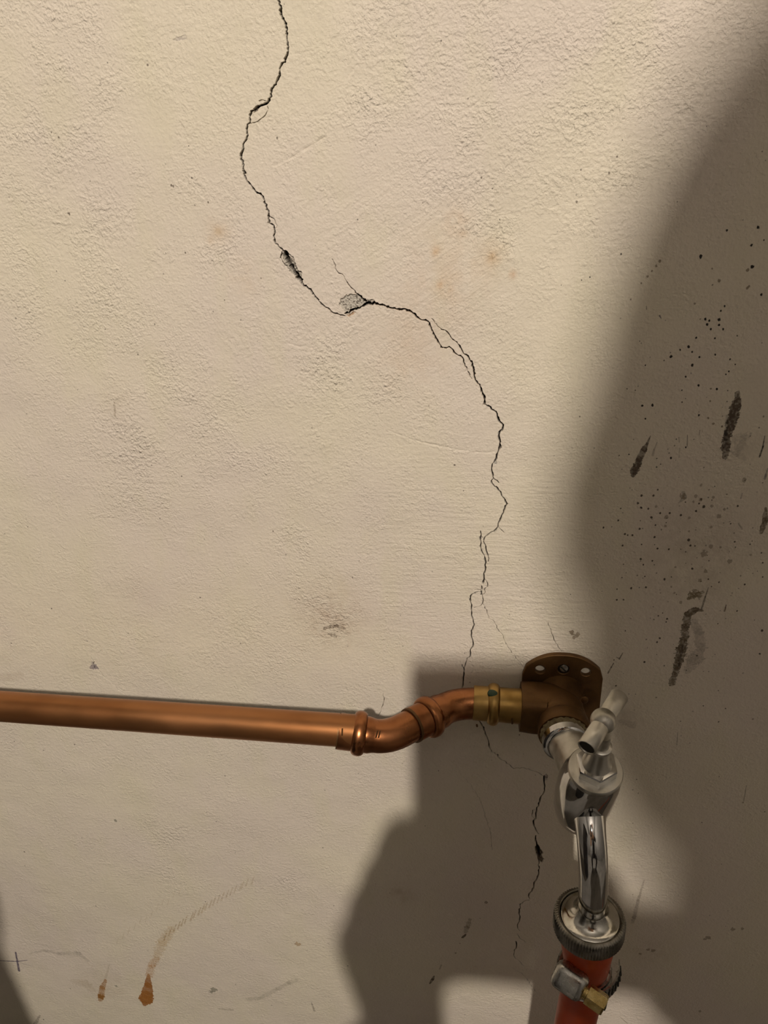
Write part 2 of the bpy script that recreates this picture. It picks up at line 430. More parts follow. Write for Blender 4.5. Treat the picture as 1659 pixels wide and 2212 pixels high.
for d in zm(RH, WH, [(830, 415, 16), (557, 862, 10), (595, 780, 6)]):
    DOTS.append((*d, (0.16, 0.12, 0.08), 0.7))
for d in zm(RI, WI, [(935, 1585, 22), (910, 1595, 12), (500, 1680, 14), (540, 1685, 15), (445, 1708, 12), (1110, 1525, 16), (1180, 1520, 12), (285, 1838, 14), (390, 1278, 5), (430, 545, 6), (390, 520, 6), (875, 2122, 12), (1185, 610, 7), (1258, 15, 8)]):
    DOTS.append((*d, (0.2, 0.145, 0.09), 0.65))
for d in [(370, 401, 2.6), (374, 402, 2), (1246, 436, 2.6), (1333, 339, 2.4), (1316, 374, 2.4), (982, 1004, 2.2), (1040, 384, 2), (318, 140, 2.2), (127, 297, 2.2), (149, 462, 2.6), (146, 461, 1.8), (400, 546, 2), (449, 437, 2), (598, 298, 2.5), (580, 480, 2)]:
    DOTS.append((*d, (0.12, 0.09, 0.06), 0.8))
for _ in range(230):                                     # fine pinholes and specks over the whole wall
    DOTS.append((rng.uniform(0, 1659), rng.uniform(0, 2212), rng.uniform(0.8, 1.9), (0.10, 0.08, 0.06), rng.uniform(0.4, 0.9)))
for _ in range(150):                                     # finer splashes around the splashed patch
    DOTS.append((rng.normal(1500, 90), rng.normal(1200, 210), rng.uniform(0.8, 1.9), BLACK, rng.uniform(0.5, 0.9)))

# strokes: (points with widths, colour, opacity, ragged 0..1, depth mm)
ST = []
def stroke(region, zw, pts, col, op=0.85, rag=0.6, depth=0.12):
    ST.append((zm(region, zw, pts), col, op, rag, depth))
FULL = (0, 0, 1659, 2212)
SCR = (0.085, 0.062, 0.042)
stroke(RE, WE, [(1262, 1650, 40), (1258, 1700, 60), (1245, 1780, 95), (1228, 1850, 85), (1208, 1930, 65), (1178, 2000, 60), (1168, 2080, 68), (1160, 2165, 42)], SCR, 0.9, 0.7)
stroke(RF, WF, [(570, 152, 5), (545, 215, 22), (520, 260, 50), (480, 340, 56), (465, 390, 60), (440, 440, 60), (430, 468, 35)], SCR, 0.88, 0.55)
stroke(RF, WF, [(990, 1550, 15), (930, 1545, 55), (872, 1580, 62), (852, 1680, 66), (845, 1780, 62), (820, 1860, 80), (800, 1950, 70), (785, 2000, 62), (765, 2060, 46), (742, 2130, 56)], (0.12, 0.09, 0.055), 0.85, 0.7)
stroke(RF, WF, [(835, 1820, 14), (815, 1920, 18), (795, 2000, 14)], BLACK, 0.6, 0.6)
stroke(RF, WF, [(1178, -10, 20), (1170, 130, 30), (1160, 240, 20)], BLACK, 0.55, 0.7)
stroke(RF, WF, [(910, 1640, 60), (960, 1720, 70), (970, 1850, 90), (930, 1940, 110), (870, 2030, 60)], (0.36, 0.31, 0.25), 0.55, 0.9, 0.05)
stroke(RF, WF, [(885, 1450, 40), (915, 1425, 85), (950, 1432, 60), (985, 1405, 30)], (0.19, 0.145, 0.085), 0.75, 1.0, 0.08)
stroke(RF, WF, [(1490, 730, 18), (1485, 830, 52), (1455, 925, 25)], (0.13, 0.095, 0.055), 0.85, 0.6)
stroke(RF, WF, [(1480, 152, 6), (1465, 240, 13), (1438, 318, 13)], BLACK, 0.9, 0.5)
stroke(RF, WF, [(1503, 410, 10), (1480, 490, 18)], (0.1, 0.085, 0.1), 0.7, 0.6)
stroke(RF, WF, [(1035, 1365, 5), (1010, 1440, 13), (980, 1538, 14)], (0.1, 0.08, 0.06), 0.75, 0.6)
stroke(RF, WF, [(1176, 1503, 8), (1163, 1553, 14)], (0.1, 0.05, 0.03), 0.9, 0.4)
stroke(RF, WF, [(863, 142, 5), (860, 235, 6)], BLACK, 0.7, 0.5)
stroke(RF, WF, [(796, 160, 5), (798, 200, 5)], BLACK, 0.55, 0.5)
stroke(RF, WF, [(962, 105, 8), (957, 140, 8)], BROWN, 0.6, 0.5)
stroke(RF, WF, [(622, 200, 5), (600, 260, 14), (588, 305, 16)], DIRT, 0.5, 0.7)
stroke(RF, WF, [(800, 250, 10), (795, 320, 10)], DIRT, 0.3, 0.7)
stroke(RF, WF, [(350, 1885, 8), (325, 1930, 14), (300, 1918, 8)], (0.07, 0.05, 0.035), 0.8, 0.6)
stroke(RF, WF, [(278, 1965, 8), (258, 2000, 9), (233, 2045, 12)], (0.07, 0.05, 0.035), 0.8, 0.6)
stroke(RF, WF, [(830, 600, 24), (842, 640, 36), (795, 685, 10)], (0.2, 0.17, 0.13), 0.5, 0.6)
stroke(RF, WF, [(1300, 610, 10), (1290, 650, 14)], DIRT, 0.6, 0.6)
stroke(RF, WF, [(1270, 850, 10), (1300, 900, 14)], DIRT, 0.6, 0.6)
stroke(RF, WF, [(1240, 180, 60), (1330, 160, 70), (1250, 280, 60), (1310, 330, 50)], (0.33, 0.29, 0.23), 0.35, 1.0, 0.05)
stroke(RE, WE, [(1570, 500, 8), (1562, 560, 26)], DIRT, 0.6, 0.6)
stroke(RE, WE, [(645, 1042, 12), (656, 1060, 8)], (0.1, 0.08, 0.11), 0.8, 0.4)
stroke(RE, WE, [(540, 965, 6), (542, 990, 9)], DIRT, 0.7, 0.4)
# rust-orange mark with a faint trail of brush ticks
stroke(RG, WG, [(760, 845, 14), (757, 900, 45), (752, 950, 68), (745, 975, 74), (738, 1000, 20)], (0.30, 0.12, 0.022), 0.95, 0.25, 0.0)
stroke(RG, WG, [(800, 760, 34), (775, 800, 40), (762, 850, 40)], (0.45, 0.26, 0.11), 0.6, 1.0, 0.0)
stroke(RG, WG, [(880, 610, 50), (830, 680, 52), (800, 750, 44)], (0.50, 0.37, 0.2), 0.5, 1.0, 0.0)
for i in range(22):
    t = i / 21
    x, y = 850 + 440 * t, 650 - 290 * t ** 0.82
    x += rng.uniform(-6, 6)
    stroke(RG, WG, [(x + 8, y - 22, 5), (x - 6, y + 18, 9)], (0.36, 0.25, 0.12), 0.65 * (1 - 0.55 * t), 0.8, 0.0)
for i in range(12):
    t = i / 11
    x, y = 600 + 320 * t, 670 - 260 * t + rng.uniform(-12, 12)
    stroke(RG, WG, [(x + 6, y - 16, 4), (x - 4, y + 16, 5)], (0.42, 0.32, 0.18), 0.3, 0.8, 0.0)
stroke(RG, WG, [(540, 870, 14), (525, 910, 30), (515, 955, 36), (512, 975, 20)], (0.34, 0.17, 0.05), 0.8, 0.7, 0.0)
stroke(RG, WG, [(560, 790, 6), (540, 860, 14)], (0.4, 0.33, 0.22), 0.4, 0.8, 0.0)
stroke(RG, WG, [(1270, 975, 30), (1330, 965, 26), (1420, 915, 24), (1480, 880, 26), (1520, 868, 20)], (0.3, 0.27, 0.2), 0.38, 1.0, 0.0)
stroke(RG, WG, [(1120, 1020, 14), (1190, 1025, 18)], (0.36, 0.32, 0.24), 0.5, 1.0, 0.0)
stroke(RG, WG, [(150, 735, 10), (230, 722, 18), (300, 740, 22), (400, 735, 30), (450, 772, 16)], (0.28, 0.25, 0.2), 0.36, 1.0, 0.0)
stroke(RG, WG, [(390, 880, 50), (440, 890, 60), (470, 920, 40)], (0.46, 0.38, 0.26), 0.35, 1.0, 0.0)
stroke(RG, WG, [(80, 728, 9), (98, 822, 12)], (0.09, 0.07, 0.11), 0.9, 0.3, 0.0)
stroke(RG, WG, [(-20, 768, 7), (90, 775, 9), (140, 768, 5)], (0.1, 0.085, 0.12), 0.7, 0.4, 0.0)
stroke(RG, WG, [(95, 780, 4), (165, 800, 3)], (0.14, 0.12, 0.15), 0.5, 0.4, 0.0)
stroke(RG, WG, [(205, 1050, 10), (180, 1095, 20)], DIRT, 0.6, 0.8, 0.0)
stroke(RG, WG, [(1595, 985, 8), (1610, 1030, 12)], DIRT, 0.6, 0.8, 0.0)
stroke(RH, WH, [(685, 570, 34), (660, 640, 46), (640, 690, 34)], (0.2, 0.155, 0.1), 0.55, 0.9, 0.05)
stroke(RH, WH, [(645, 705, 16), (620, 730, 24)], (0.07, 0.05, 0.03), 0.9, 0.5)
stroke(RH, WH, [(430, 965, 10), (412, 1005, 12)], (0.18, 0.14, 0.1), 0.6, 0.6)
stroke(RH, WH, [(365, 1065, 12), (350, 1095, 28), (325, 1132, 12)], (0.09, 0.065, 0.04), 0.85, 0.5)
stroke(RI, WI, [(472, 1172, 10), (430, 1320, 20), (400, 1440, 34), (385, 1480, 20)], (0.24, 0.19, 0.14), 0.5, 0.8, 0.0)
stroke(RI, WI, [(1210, 490, 4), (1190, 600, 8)], (0.12, 0.09, 0.06), 0.6, 0.5)
stroke(RI, WI, [(300, 2165, 5), (350, 2210, 9)], (0.25, 0.19, 0.12), 0.6, 0.5)
stroke(RI, WI, [(120, 2150, 4), (300, 2165, 5)], (0.3, 0.23, 0.15), 0.4, 0.5)
stroke(RI, WI, [(310, 30, 40), (390, 60, 60)], (0.25, 0.2, 0.15), 0.3, 1.0, 0.0)
stroke(RI, WI, [(715, 110, 5), (708, 200, 8)], DIRT, 0.5, 0.5)
stroke(FULL, 1659, [(700, 1358, 7), (725, 1352, 9), (745, 1358, 5)], (0.17, 0.13, 0.09), 0.7, 1.0)
stroke(FULL, 1659, [(710, 1370, 6), (724, 1374, 10)], (0.17, 0.13, 0.09), 0.7, 1.0)
stroke(FULL, 1659, [(690, 1240, 2), (705, 1248, 3)], (0.2, 0.16, 0.1), 0.7, 1.0)
stroke(FULL, 1659, [(375, 86, 6), (398, 80, 8)], (0.42, 0.37, 0.33), 0.6, 1.0)
stroke(FULL, 1659, [(247, 870, 4), (250, 900, 5)], (0.28, 0.22, 0.15), 0.6, 1.0)
stroke(FULL, 1659, [(198, 1432, 4), (203, 1442, 16), (196, 1445, 8)], (0.26, 0.22, 0.22), 0.75, 0.8)
stroke(FULL, 1659, [(5, 1465, 20), (40, 1460, 24)], (0.45, 0.36, 0.26), 0.3, 1.0, 0.0)

# wide soft discolourations: centre, radius, colour, opacity (photo pixels)
SOFT = [(940, 542, 9, (0.55, 0.30, 0.10), 0.7), (950, 615, 7, (0.55, 0.33, 0.16), 0.55), (975, 625, 6, (0.55, 0.33, 0.16), 0.5), (1000, 500, 10, (0.5, 0.32, 0.16), 0.45),
        (1062, 558, 13, (0.52, 0.32, 0.12), 0.6), (1108, 593, 9, (0.5, 0.28, 0.14), 0.6), (470, 497, 9, (0.5, 0.33, 0.16), 0.45), (455, 520, 9, (0.52, 0.36, 0.2), 0.35),
        (720, 1330, 75, (0.45, 0.34, 0.24), 0.45), (960, 600, 90, (0.58, 0.42, 0.27), 0.30), (880, 760, 90, (0.58, 0.43, 0.29), 0.25),
        (1060, 555, 35, (0.52, 0.34, 0.18), 0.35), (470, 500, 30, (0.55, 0.38, 0.2), 0.25), (530, 600, 35, (0.58, 0.42, 0.24), 0.25),
        (985, 480, 35, (0.55, 0.36, 0.2), 0.3), (260, 870, 35, (0.38, 0.3, 0.2), 0.25), (1500, 1200, 130, (0.4, 0.33, 0.25), 0.35),
        (865, 1930, 30, (0.4, 0.3, 0.18), 0.35), (230, 2130, 60, (0.5, 0.42, 0.3), 0.3), (1410, 2060, 50, (0.4, 0.32, 0.22), 0.25),
        (300, 1285, 45, (0.6, 0.5, 0.38), 0.2), (1345, 1540, 40, (0.4, 0.33, 0.26), 0.3), (1610, 960, 30, (0.42, 0.36, 0.28), 0.4)]
# raised or sunk trowel lines: points, width px, height mm
RID = [([(592, 358), (630, 340), (668, 316), (700, 297), (715, 290)], 7, -0.30), ([(595, 362), (632, 345), (668, 322)], 10, 0.10),
       ([(840, 930), (900, 952), (960, 965), (1010, 975), (1050, 978), (1078, 972)], 5, -0.25), ([(920, 925), (1000, 942), (1065, 950)], 5, 0.2),
       ([(930, 965), (957, 978)], 5, -0.2), ([(985, 245), (1020, 232), (1040, 212)], 6, -0.35), ([(805, 230), (838, 224)], 7, -0.4),
       ([(735, 190), (748, 170), (770, 140)], 6, -0.3), ([(770, 585), (840, 555), (910, 530)], 8, 0.2), ([(1190, 450), (1230, 435), (1265, 425)], 6, -0.25),
       ([(400, 1175), (398, 1200), (392, 1245), (378, 1250), (368, 1247)], 3, -0.2), ([(270, 1040), (330, 1045)], 4, -0.2),
       ([(620, 740), (650, 748), (680, 742)], 6, -0.3), ([(330, 1870), (350, 1880), (372, 1862)], 4, -0.2), ([(735, 490), (775, 470), (815, 452)], 8, 0.2),
       ([(1230, 1128), (1262, 1134), (1290, 1130)], 5, -0.2), ([(415, 1282), (455, 1283)], 3, -0.15), ([(1155, 1285), (1185, 1290), (1205, 1286)], 6, -0.25)]
# how lumpy the stipple is, and where the brush left fine lines: centre, radius px, amount
ROUGH = [(120, 120, 190, .9), (110, 330, 170, 1.0), (180, 480, 120, 1.1), (60, 620, 160, .8), (230, 640, 130, 1.0), (280, 950, 90, 1.5), (300, 1060, 80, 1.2), (400, 860, 150, .9),
         (700, 790, 90, 1.3), (800, 830, 90, .8), (490, 530, 60, 1.2), (420, 400, 40, .8), (900, 90, 170, 1.0), (1060, 200, 170, 1.1), (800, 240, 70, 1.4), (1000, 350, 110, 1.0),
         (1060, 510, 70, 1.4), (1250, 250, 200, .9), (1450, 130, 200, 1.0), (1330, 420, 130, .8), (630, 1170, 45, 1.3), (680, 1280, 60, 1.2), (720, 1340, 60, 1.1), (520, 1010, 130, .7),
         (300, 1350, 60, .8), (350, 1800, 60, 1.0), (620, 1910, 40, 1.1), (370, 1900, 50, .7), (640, 1040, 90, .6), (560, 1390, 150, .6), (1580, 1000, 60, .8)]
BRUSH = [(1000, 1180, 240, 1.0), (1150, 1330, 200, 1.0), (880, 1330, 120, .8), (320, 1080, 90, .8), (1180, 1100, 150, .8), (1500, 1500, 300, .35), (760, 1250, 120, .6), (1300, 430, 160, .5)]
DIAG = [(960, 590, 170, 1.0), (900, 720, 150, .8), (800, 480, 140, .7), (1020, 800, 150, .7), (700, 600, 110, .5), (420, 1420, 120, .4)]


def wall_xz(p):
    q = at(p[0], p[1], 0.0)
    return q[0], q[2]


def build_wall():
    X0, X1, Z0, Z1 = -520.0, 330.0, ZC - 760.0, ZC + 90.0
    C, N = 1.4, 10
    nx, nz = int((X1 - X0) / C), int((Z1 - Z0) / C)
    fine = C / N
    segs = []                                            # (kind, ax, az, bx, bz, half width a, half width b, feature)
    lit = np.zeros((nx, nz), bool)

    def mark(x, z, r):
        i0, i1 = int((x - r - X0) / C), int((x + r - X0) / C)
        k0, k1 = int((z - r - Z0) / C), int((z + r - Z0) / C)
        lit[max(i0, 1):max(min(i1 + 1, nx - 1), 0), max(k0, 1):max(min(k1 + 1, nz - 1), 0)] = True

    def mark_seg(a, b, r):
        n = max(1, int(math.hypot(b[0] - a[0], b[1] - a[1]) / C) + 1)
        for i in range(n + 1):
            mark(a[0] + (b[0] - a[0]) * i / n, a[1] + (b[1] - a[1]) * i / n, r)

    cracks = []
    for pts, w0, w1 in CR:
        # ragged subdivision of each crack
        P, W = [], []
        tot = len(pts) - 1
        for i in range(tot):
            a, b = np.array(pts[i][:2]), np.array(pts[i + 1][:2])
            ln = np.linalg.norm(b - a)
            n = max(1, int(ln / 4.0))
            nrm = np.array([-(b - a)[1], (b - a)[0]]) / max(ln, 1e-6)
            for k in range(n):
                t = k / n
                off = 0 if k == 0 else rng.normal(0, 0.95)
                P.append(a + (b - a) * t + nrm * off)
                W.append((w0 + (w1 - w0) * (i + t) / tot) * 1.12 * rng.uniform(0.5, 1.5))
        P.append(np.array(pts[-1][:2])); W.append(w1)
        Q = [wall_xz(p) for p in P]
        S = [pxmm(p[0], p[1]) for p in P]
        for i in range(len(Q) - 1):
            ha, hb = 0.5 * W[i] / S[i], 0.5 * W[i + 1] / S[i + 1]
            cracks.append((*Q[i], *Q[i + 1], ha, hb))
            mark_seg(Q[i], Q[i + 1], max(ha, hb) + 0.9)
    chips = []
    for out, dep, col in CHIP:
        Q = np.array([wall_xz(p) for p in out])
        for i in range(len(Q)):
            mark_seg(Q[i], Q[(i + 1) % len(Q)], 1.2)
        for x in np.arange(Q[:, 0].min(), Q[:, 0].max(), C):
            for z in np.arange(Q[:, 1].min(), Q[:, 1].max(), C):
                mark(x, z, 0.5)
        chips.append((Q, dep, col))
    dots = []
    for u, v, r, col, op in DOTS:
        x, z = wall_xz((u, v))
        s = pxmm(u, v)
        if not (X0 + 5 < x < X1 - 5 and Z0 + 5 < z < Z1 - 5):
            continue
        dots.append((x, z, r / s, col, op))
        mark(x, z, r / s * 1.35 + 0.3)
    strokes = []
    for pts, col, op, rag, dep in ST:
        for i in range(len(pts) - 1):
            a, b = wall_xz(pts[i]), wall_xz(pts[i + 1])
            ha, hb = 0.5 * pts[i][2] / pxmm(*pts[i][:2]), 0.5 * pts[i + 1][2] / pxmm(*pts[i + 1][:2])
            strokes.append((*a, *b, ha, hb, col, op, rag, dep))
            mark_seg(a, b, max(ha, hb) * 1.3 + 0.4)
    rids = []
    for pts, wpx, hh in RID:
        Q = [wall_xz(p) for p in pts]
        for i in range(len(Q) - 1):
            hw = 0.5 * wpx / pxmm(*pts[i])
            rids.append((*Q[i], *Q[i + 1], hw, hw, hh * (0.5 if i in (0, len(Q) - 2) else 1.0)))
            mark_seg(Q[i], Q[i + 1], hw * 2.2)

    # coarse vertices
    gx, gz = np.meshgrid(np.arange(nx + 1), np.arange(nz + 1), indexing='ij')
    cvx, cvz = X0 + gx.ravel() * C, Z0 + gz.ravel() * C
    ncv = cvx.size
    ci, ck = np.nonzero(~lit)
    b = nz + 1
    quads = [np.stack([ci * b + ck, (ci + 1) * b + ck, (ci + 1) * b + ck + 1, ci * b + ck + 1], 1)]
    # fine vertices inside the marked cells
    fi, fk = np.nonzero(lit)
    sub = np.arange(N + 1)
    sx, sz = np.meshgrid(sub, sub, indexing='ij')
    BIG = nz * N + 1
    ids = (fi[:, None, None] * N + sx) * BIG + fk[:, None, None] * N + sz
    uniq, invr = np.unique(ids.ravel(), return_inverse=True)
    invr = invr.reshape(ids.shape) + ncv
    fgx, fgz = uniq // BIG, uniq % BIG
    fvx, fvz = X0 + fgx * fine, Z0 + fgz * fine
    quads.append(np.stack([invr[:, :-1, :-1].ravel(), invr[:, 1:, :-1].ravel(), invr[:, 1:, 1:].ravel(), invr[:, :-1, 1:].ravel()], 1))
    vx, vz = np.concatenate([cvx, fvx]), np.concatenate([cvz, fvz])
    nv = vx.size

    # base undulation, fading to flat at the detail border
    edge = np.minimum(np.minimum(vx - X0, X1 - vx), np.minimum(vz - Z0, Z1 - vz))
    fade = np.clip(edge / 25.0, 0, 1)
    def base(x, z):
        return 0.9 * vnoise(x, z, 95, 1) + 0.38 * vnoise(x + 31, z, 33, 2) + 0.16 * vnoise(x, z + 17, 13, 3) + 0.07 * vnoise(x + 5, z, 5.5, 4)
    h = base(vx, vz)
    hb = h.copy()
    col = np.zeros((nv, 4))
    col[:, :3] = 0.5

    # quick lookup of the vertices near a box: sorted by x
    order = np.argsort(vx, kind='stable')
    xs = vx[order]

    def near(x0, x1, z0, z1):
        i0, i1 = np.searchsorted(xs, x0), np.searchsorted(xs, x1)
        idx = order[i0:i1]
        zz = vz[idx]
        return idx[(zz >= z0) & (zz <= z1)]

    def seg_d(idx, ax, az, bx, bz):
        px, pz = vx[idx] - ax, vz[idx] - az
        dx, dz = bx - ax, bz - az
        L2 = max(dx * dx + dz * dz, 1e-9)
        t = np.clip((px * dx + pz * dz) / L2, 0, 1)
        return np.hypot(px - t * dx, pz - t * dz), t

    def paint(idx, a, c):
        a = np.clip(a, 0, 1)
        A = col[idx, 3]
        na = a + A * (1 - a)
        for k in range(3):
            col[idx, k] = np.where(na > 1e-6, (c[k] * a + col[idx, k] * A * (1 - a)) / np.maximum(na, 1e-6), col[idx, k])
        col[idx, 3] = na

    for u, v, r, c, op in SOFT:
        x, z = wall_xz((u, v)); rr = r / pxmm(u, v)
        idx = near(x - 2.2 * rr, x + 2.2 * rr, z - 2.4 * rr, z + 2.4 * rr)
        d = np.hypot(vx[idx] - x, (vz[idx] - z) * 0.85) / rr
        g = np.exp(-d * d * 1.3) * (0.75 + 0.5 * vnoise(vx[idx], vz[idx], 3.0, 21) + 0.4 * vnoise(vx[idx], vz[idx], 9.0, 22))
        paint(idx, op * g * np.clip(2.2 - d, 0, 1), c)
    for ax, az, bx, bz, ha, _, hh in rids:
        m = ha * 2.0
        idx = near(min(ax, bx) - m, max(ax, bx) + m, min(az, bz) - m, max(az, bz) + m)
        d, t = seg_d(idx, ax, az, bx, bz)
        v = hh * np.clip(1 - d / (ha * 1.8), 0, 1) ** 1.5 * (0.8 + 0.5 * vnoise(vx[idx], vz[idx], 2.0, 9))
        h[idx] = np.where(np.abs(hb[idx] + v - hb[idx]) > np.abs(h[idx] - hb[idx]), hb[idx] + v, h[idx])
    for ax, az, bx, bz, ha, hb_, c, op, rag, dep in strokes:
        m = max(ha, hb_) * 1.6 + 0.4
        idx = near(min(ax, bx) - m, max(ax, bx) + m, min(az, bz) - m, max(az, bz) + m)
        d, t = seg_d(idx, ax, az, bx, bz)
        hw = ha + (hb_ - ha) * t
        n = 0.6 * vnoise(vx[idx], vz[idx], 1.3, 11) + 0.5 * vnoise(vx[idx], vz[idx], 0.55, 12)
        e = hw * (1 + 0.65 * rag * n) - d
        a = np.clip(e / 0.22 + 0.5, 0, 1)
        body = 1 - rag * 0.55 * np.clip(0.4 + 1.2 * vnoise(vx[idx] + 40, vz[idx], 0.8, 13), 0, 1)
        paint(idx, a * body * op, c)
        if dep:
            h[idx] = np.minimum(h[idx], np.where(a > 0.3, hb[idx] - dep * a, h[idx]))
    for x, z, r, c, op in dots:
        m = r * 1.7 + 0.2
        idx = near(x - m, x + m, z - m, z + m)
        e = r * (1 + (0.28 if r < 1.3 else 0.5) * vnoise(vx[idx], vz[idx], max(0.45, r * 0.6), 14)) - np.hypot((vx[idx] - x) * 1.1, (vz[idx] - z) * 0.92)
        paint(idx, np.clip(e / 0.2 + 0.5, 0, 1) * op, c)
    for Q, dep, c in chips:
        m = 1.5
        idx = near(Q[:, 0].min() - m, Q[:, 0].max() + m, Q[:, 1].min() - m, Q[:, 1].max() + m)
        px, pz = vx[idx], vz[idx]
        ins = np.zeros(idx.size, bool)
        dd = np.full(idx.size, 1e9)
        for i in range(len(Q)):
            a, bb = Q[i], Q[(i + 1) % len(Q)]
            cond = ((a[1] > pz) != (bb[1] > pz)) & (px < (bb[0] - a[0]) * (pz - a[1]) / (bb[1] - a[1] + 1e-12) + a[0])
            ins ^= cond
            dd = np.minimum(dd, seg_d(idx, *a, *bb)[0])
        sd = np.where(ins, dd, -dd) + 0.35 * vnoise(px, pz, 0.9, 15)
        a = np.clip(sd / 0.3 + 0.3, 0, 1)
        grit = vnoise(px, pz, 0.75, 16) * 0.6 + vnoise(px, pz, 0.4, 17) * 0.6
        hh = hb[idx] - a * dep * (0.75 + 0.3 * grit) 
        h[idx] = np.where(a > 0, np.minimum(h[idx], hh), h[idx])
        paint(idx, a, c)
        sp = (grit < -0.32) & (a > 0.7)
        paint(idx[sp], np.full(sp.sum(), 0.8), (0.07, 0.055, 0.04))
        sp = (grit > 0.45) & (a > 0.7)
        paint(idx[sp], np.full(sp.sum(), 0.7), (0.6, 0.56, 0.48))
    for ax, az, bx, bz, ha, hb_ in cracks:
        m = max(ha, hb_) + 1.0
        idx = near(min(ax, bx) - m, max(ax, bx) + m, min(az, bz) - m, max(az, bz) + m)
        d, t = seg_d(idx, ax, az, bx, bz)
        hw = np.maximum(ha + (hb_ - ha) * t, 0.06)
        n = vnoise(vx[idx], vz[idx], 0.5, 18)
        hw = hw * (1 + 0.25 * n)
        # hairlines are shallow, wide cracks deep
        dep = np.clip(9.0 * hw, 0.35, 6.0)
        a = np.clip((hw - d) / 0.16 + 0.55, 0, 1)
        h[idx] = np.where(a > 0, np.minimum(h[idx], hb[idx] - dep * a), h[idx])
        lip = 0.10 * np.clip(1 - np.abs(d - hw - 0.35) / 0.35, 0, 1) * (hw > 0.2) * (0.5 + n)
        h[idx] = np.where(a <= 0, h[idx] + lip * 0.3, h[idx])
        paint(idx, a * np.clip(hw / 0.22, 0.45, 1), (0.045, 0.034, 0.024))

    # fine vertices on the rim of a refined patch follow the coarse edge they sit on
    lit2 = np.zeros((nx + 2, nz + 2), bool); lit2[1:-1, 1:-1] = lit
    fx, fz = h[ncv:], None
    onx, onz = (fgx % N == 0), (fgz % N == 0)
    I, K = fgx // N, fgz // N
    def L(i, k):
        return lit2[i + 1, k + 1]
    rim = (onx & ~onz & ~(L(I, K) & L(I - 1, K))) | (onz & ~onx & ~(L(I, K) & L(I, K - 1)))
    corner = onx & onz
    hc = h[:ncv].reshape(nx + 1, nz + 1)
    tx, tz = (fgx % N) / N, (fgz % N) / N
    I1, K1 = np.minimum(I + 1, nx), np.minimum(K + 1, nz)
    bil = (hc[I, K] * (1 - tx) + hc[I1, K] * tx) * (1 - tz) + (hc[I, K1] * (1 - tx) + hc[I1, K1] * tx) * tz
    fx = np.where(rim | corner, bil, fx)
    h[ncv:] = fx

    def blobs(lst, base_v):
        acc = np.full(nv, base_v)
        for u, v, r, a in lst:
            x, z = wall_xz((u, v)); rr = r / pxmm(u, v)
            idx = near(x - 2 * rr, x + 2 * rr, z - 2 * rr, z + 2 * rr)
            d2 = ((vx[idx] - x) ** 2 + (vz[idx] - z) ** 2) / rr ** 2
            acc[idx] = np.maximum(acc[idx], a * np.exp(-d2 * 0.9) * np.clip((4 - d2) / 2, 0, 1))
        return acc
    jx, jz = 8 * vnoise(vx, vz, 18, 31), 8 * vnoise(vx, vz, 18, 32)
    rough = (0.24 + 0.46 * blobs(ROUGH, 0.24)) * (0.85 + 0.45 * vnoise(vx, vz, 9, 33))
    brush = blobs(BRUSH, 0.12)
    diag = blobs(DIAG, 0.0)

    verts = np.stack([vx * MM, -h * fade * MM, vz * MM], 1)
    # the rest of the wall as plain sheets around the detailed field, with its thickness
    WX0, WX1, WZ1 = -1400.0, 1300.0, 2400.0
    xb, zb = [WX0, X0, X0 + nx * C, WX1], [0.0, Z0, Z0 + nz * C, WZ1]
    ev, eq = [], []
    n0 = nv
    for i in range(3):
        for k in range(3):
            if i == 1 and k == 1:
                continue
            s = n0 + len(ev)
            ev += [(xb[i], 0, zb[k]), (xb[i + 1], 0, zb[k]), (xb[i + 1], 0, zb[k + 1]), (xb[i], 0, zb[k + 1])]
            eq.append((s, s + 1, s + 2, s + 3))
    s = n0 + len(ev)
    ev += [(WX0, 0, 0), (WX1, 0, 0), (WX1, 0, WZ1), (WX0, 0, WZ1), (WX0, 120, 0), (WX1, 120, 0), (WX1, 120, WZ1), (WX0, 120, WZ1)]
    eq += [(s + 4, s + 7, s + 6, s + 5), (s, s + 4, s + 5, s + 1), (s + 1, s + 5, s + 6, s + 2), (s + 2, s + 6, s + 7, s + 3), (s + 3, s + 7, s + 4, s)]
    ev = np.array(ev, float) * MM
    verts = np.concatenate([verts, ev])
    allq = np.concatenate(quads + [np.array(eq)]).astype(np.int32)
    ne = len(ev)

    me = bpy.data.meshes.new('wall_back')
    me.vertices.add(len(verts))
    me.vertices.foreach_set('co', verts.astype(np.float32).ravel())
    me.loops.add(allq.size)
    me.loops.foreach_set('vertex_index', allq.ravel())
    me.polygons.add(len(allq))
    me.polygons.foreach_set('loop_start', np.arange(0, allq.size, 4, dtype=np.int32))
    me.update(calc_edges=True)
    me.validate()
    me.shade_smooth()
    ca = me.color_attributes.new('marks', 'FLOAT_COLOR', 'POINT')
    full = np.zeros((len(verts), 4), np.float32)
    full[:nv] = col
    ca.data.foreach_set('color', full.ravel())
    ta = me.color_attributes.new('texture_amount', 'FLOAT_COLOR', 'POINT')
    full = np.zeros((len(verts), 4), np.float32)
    full[:, 3] = 1
    full[:nv, 0], full[:nv, 1], full[:nv, 2] = rough, brush, diag
    full[nv:, 0] = 0.25
    ta.data.foreach_set('color', full.ravel())

    # plaster material: paint mottling plus marks; stipple and brush lines as relief
    m = mat('painted_plaster', (0.7, 0.64, 0.53), 0, 0.62)
    nt = m.node_tree
    N_ = nt.nodes.new
    Lk = nt.links.new
    bs = nt.nodes['Principled BSDF']
    bs.inputs['Specular IOR Level'].default_value = 0.35
    tc = N_('ShaderNodeTexCoord')
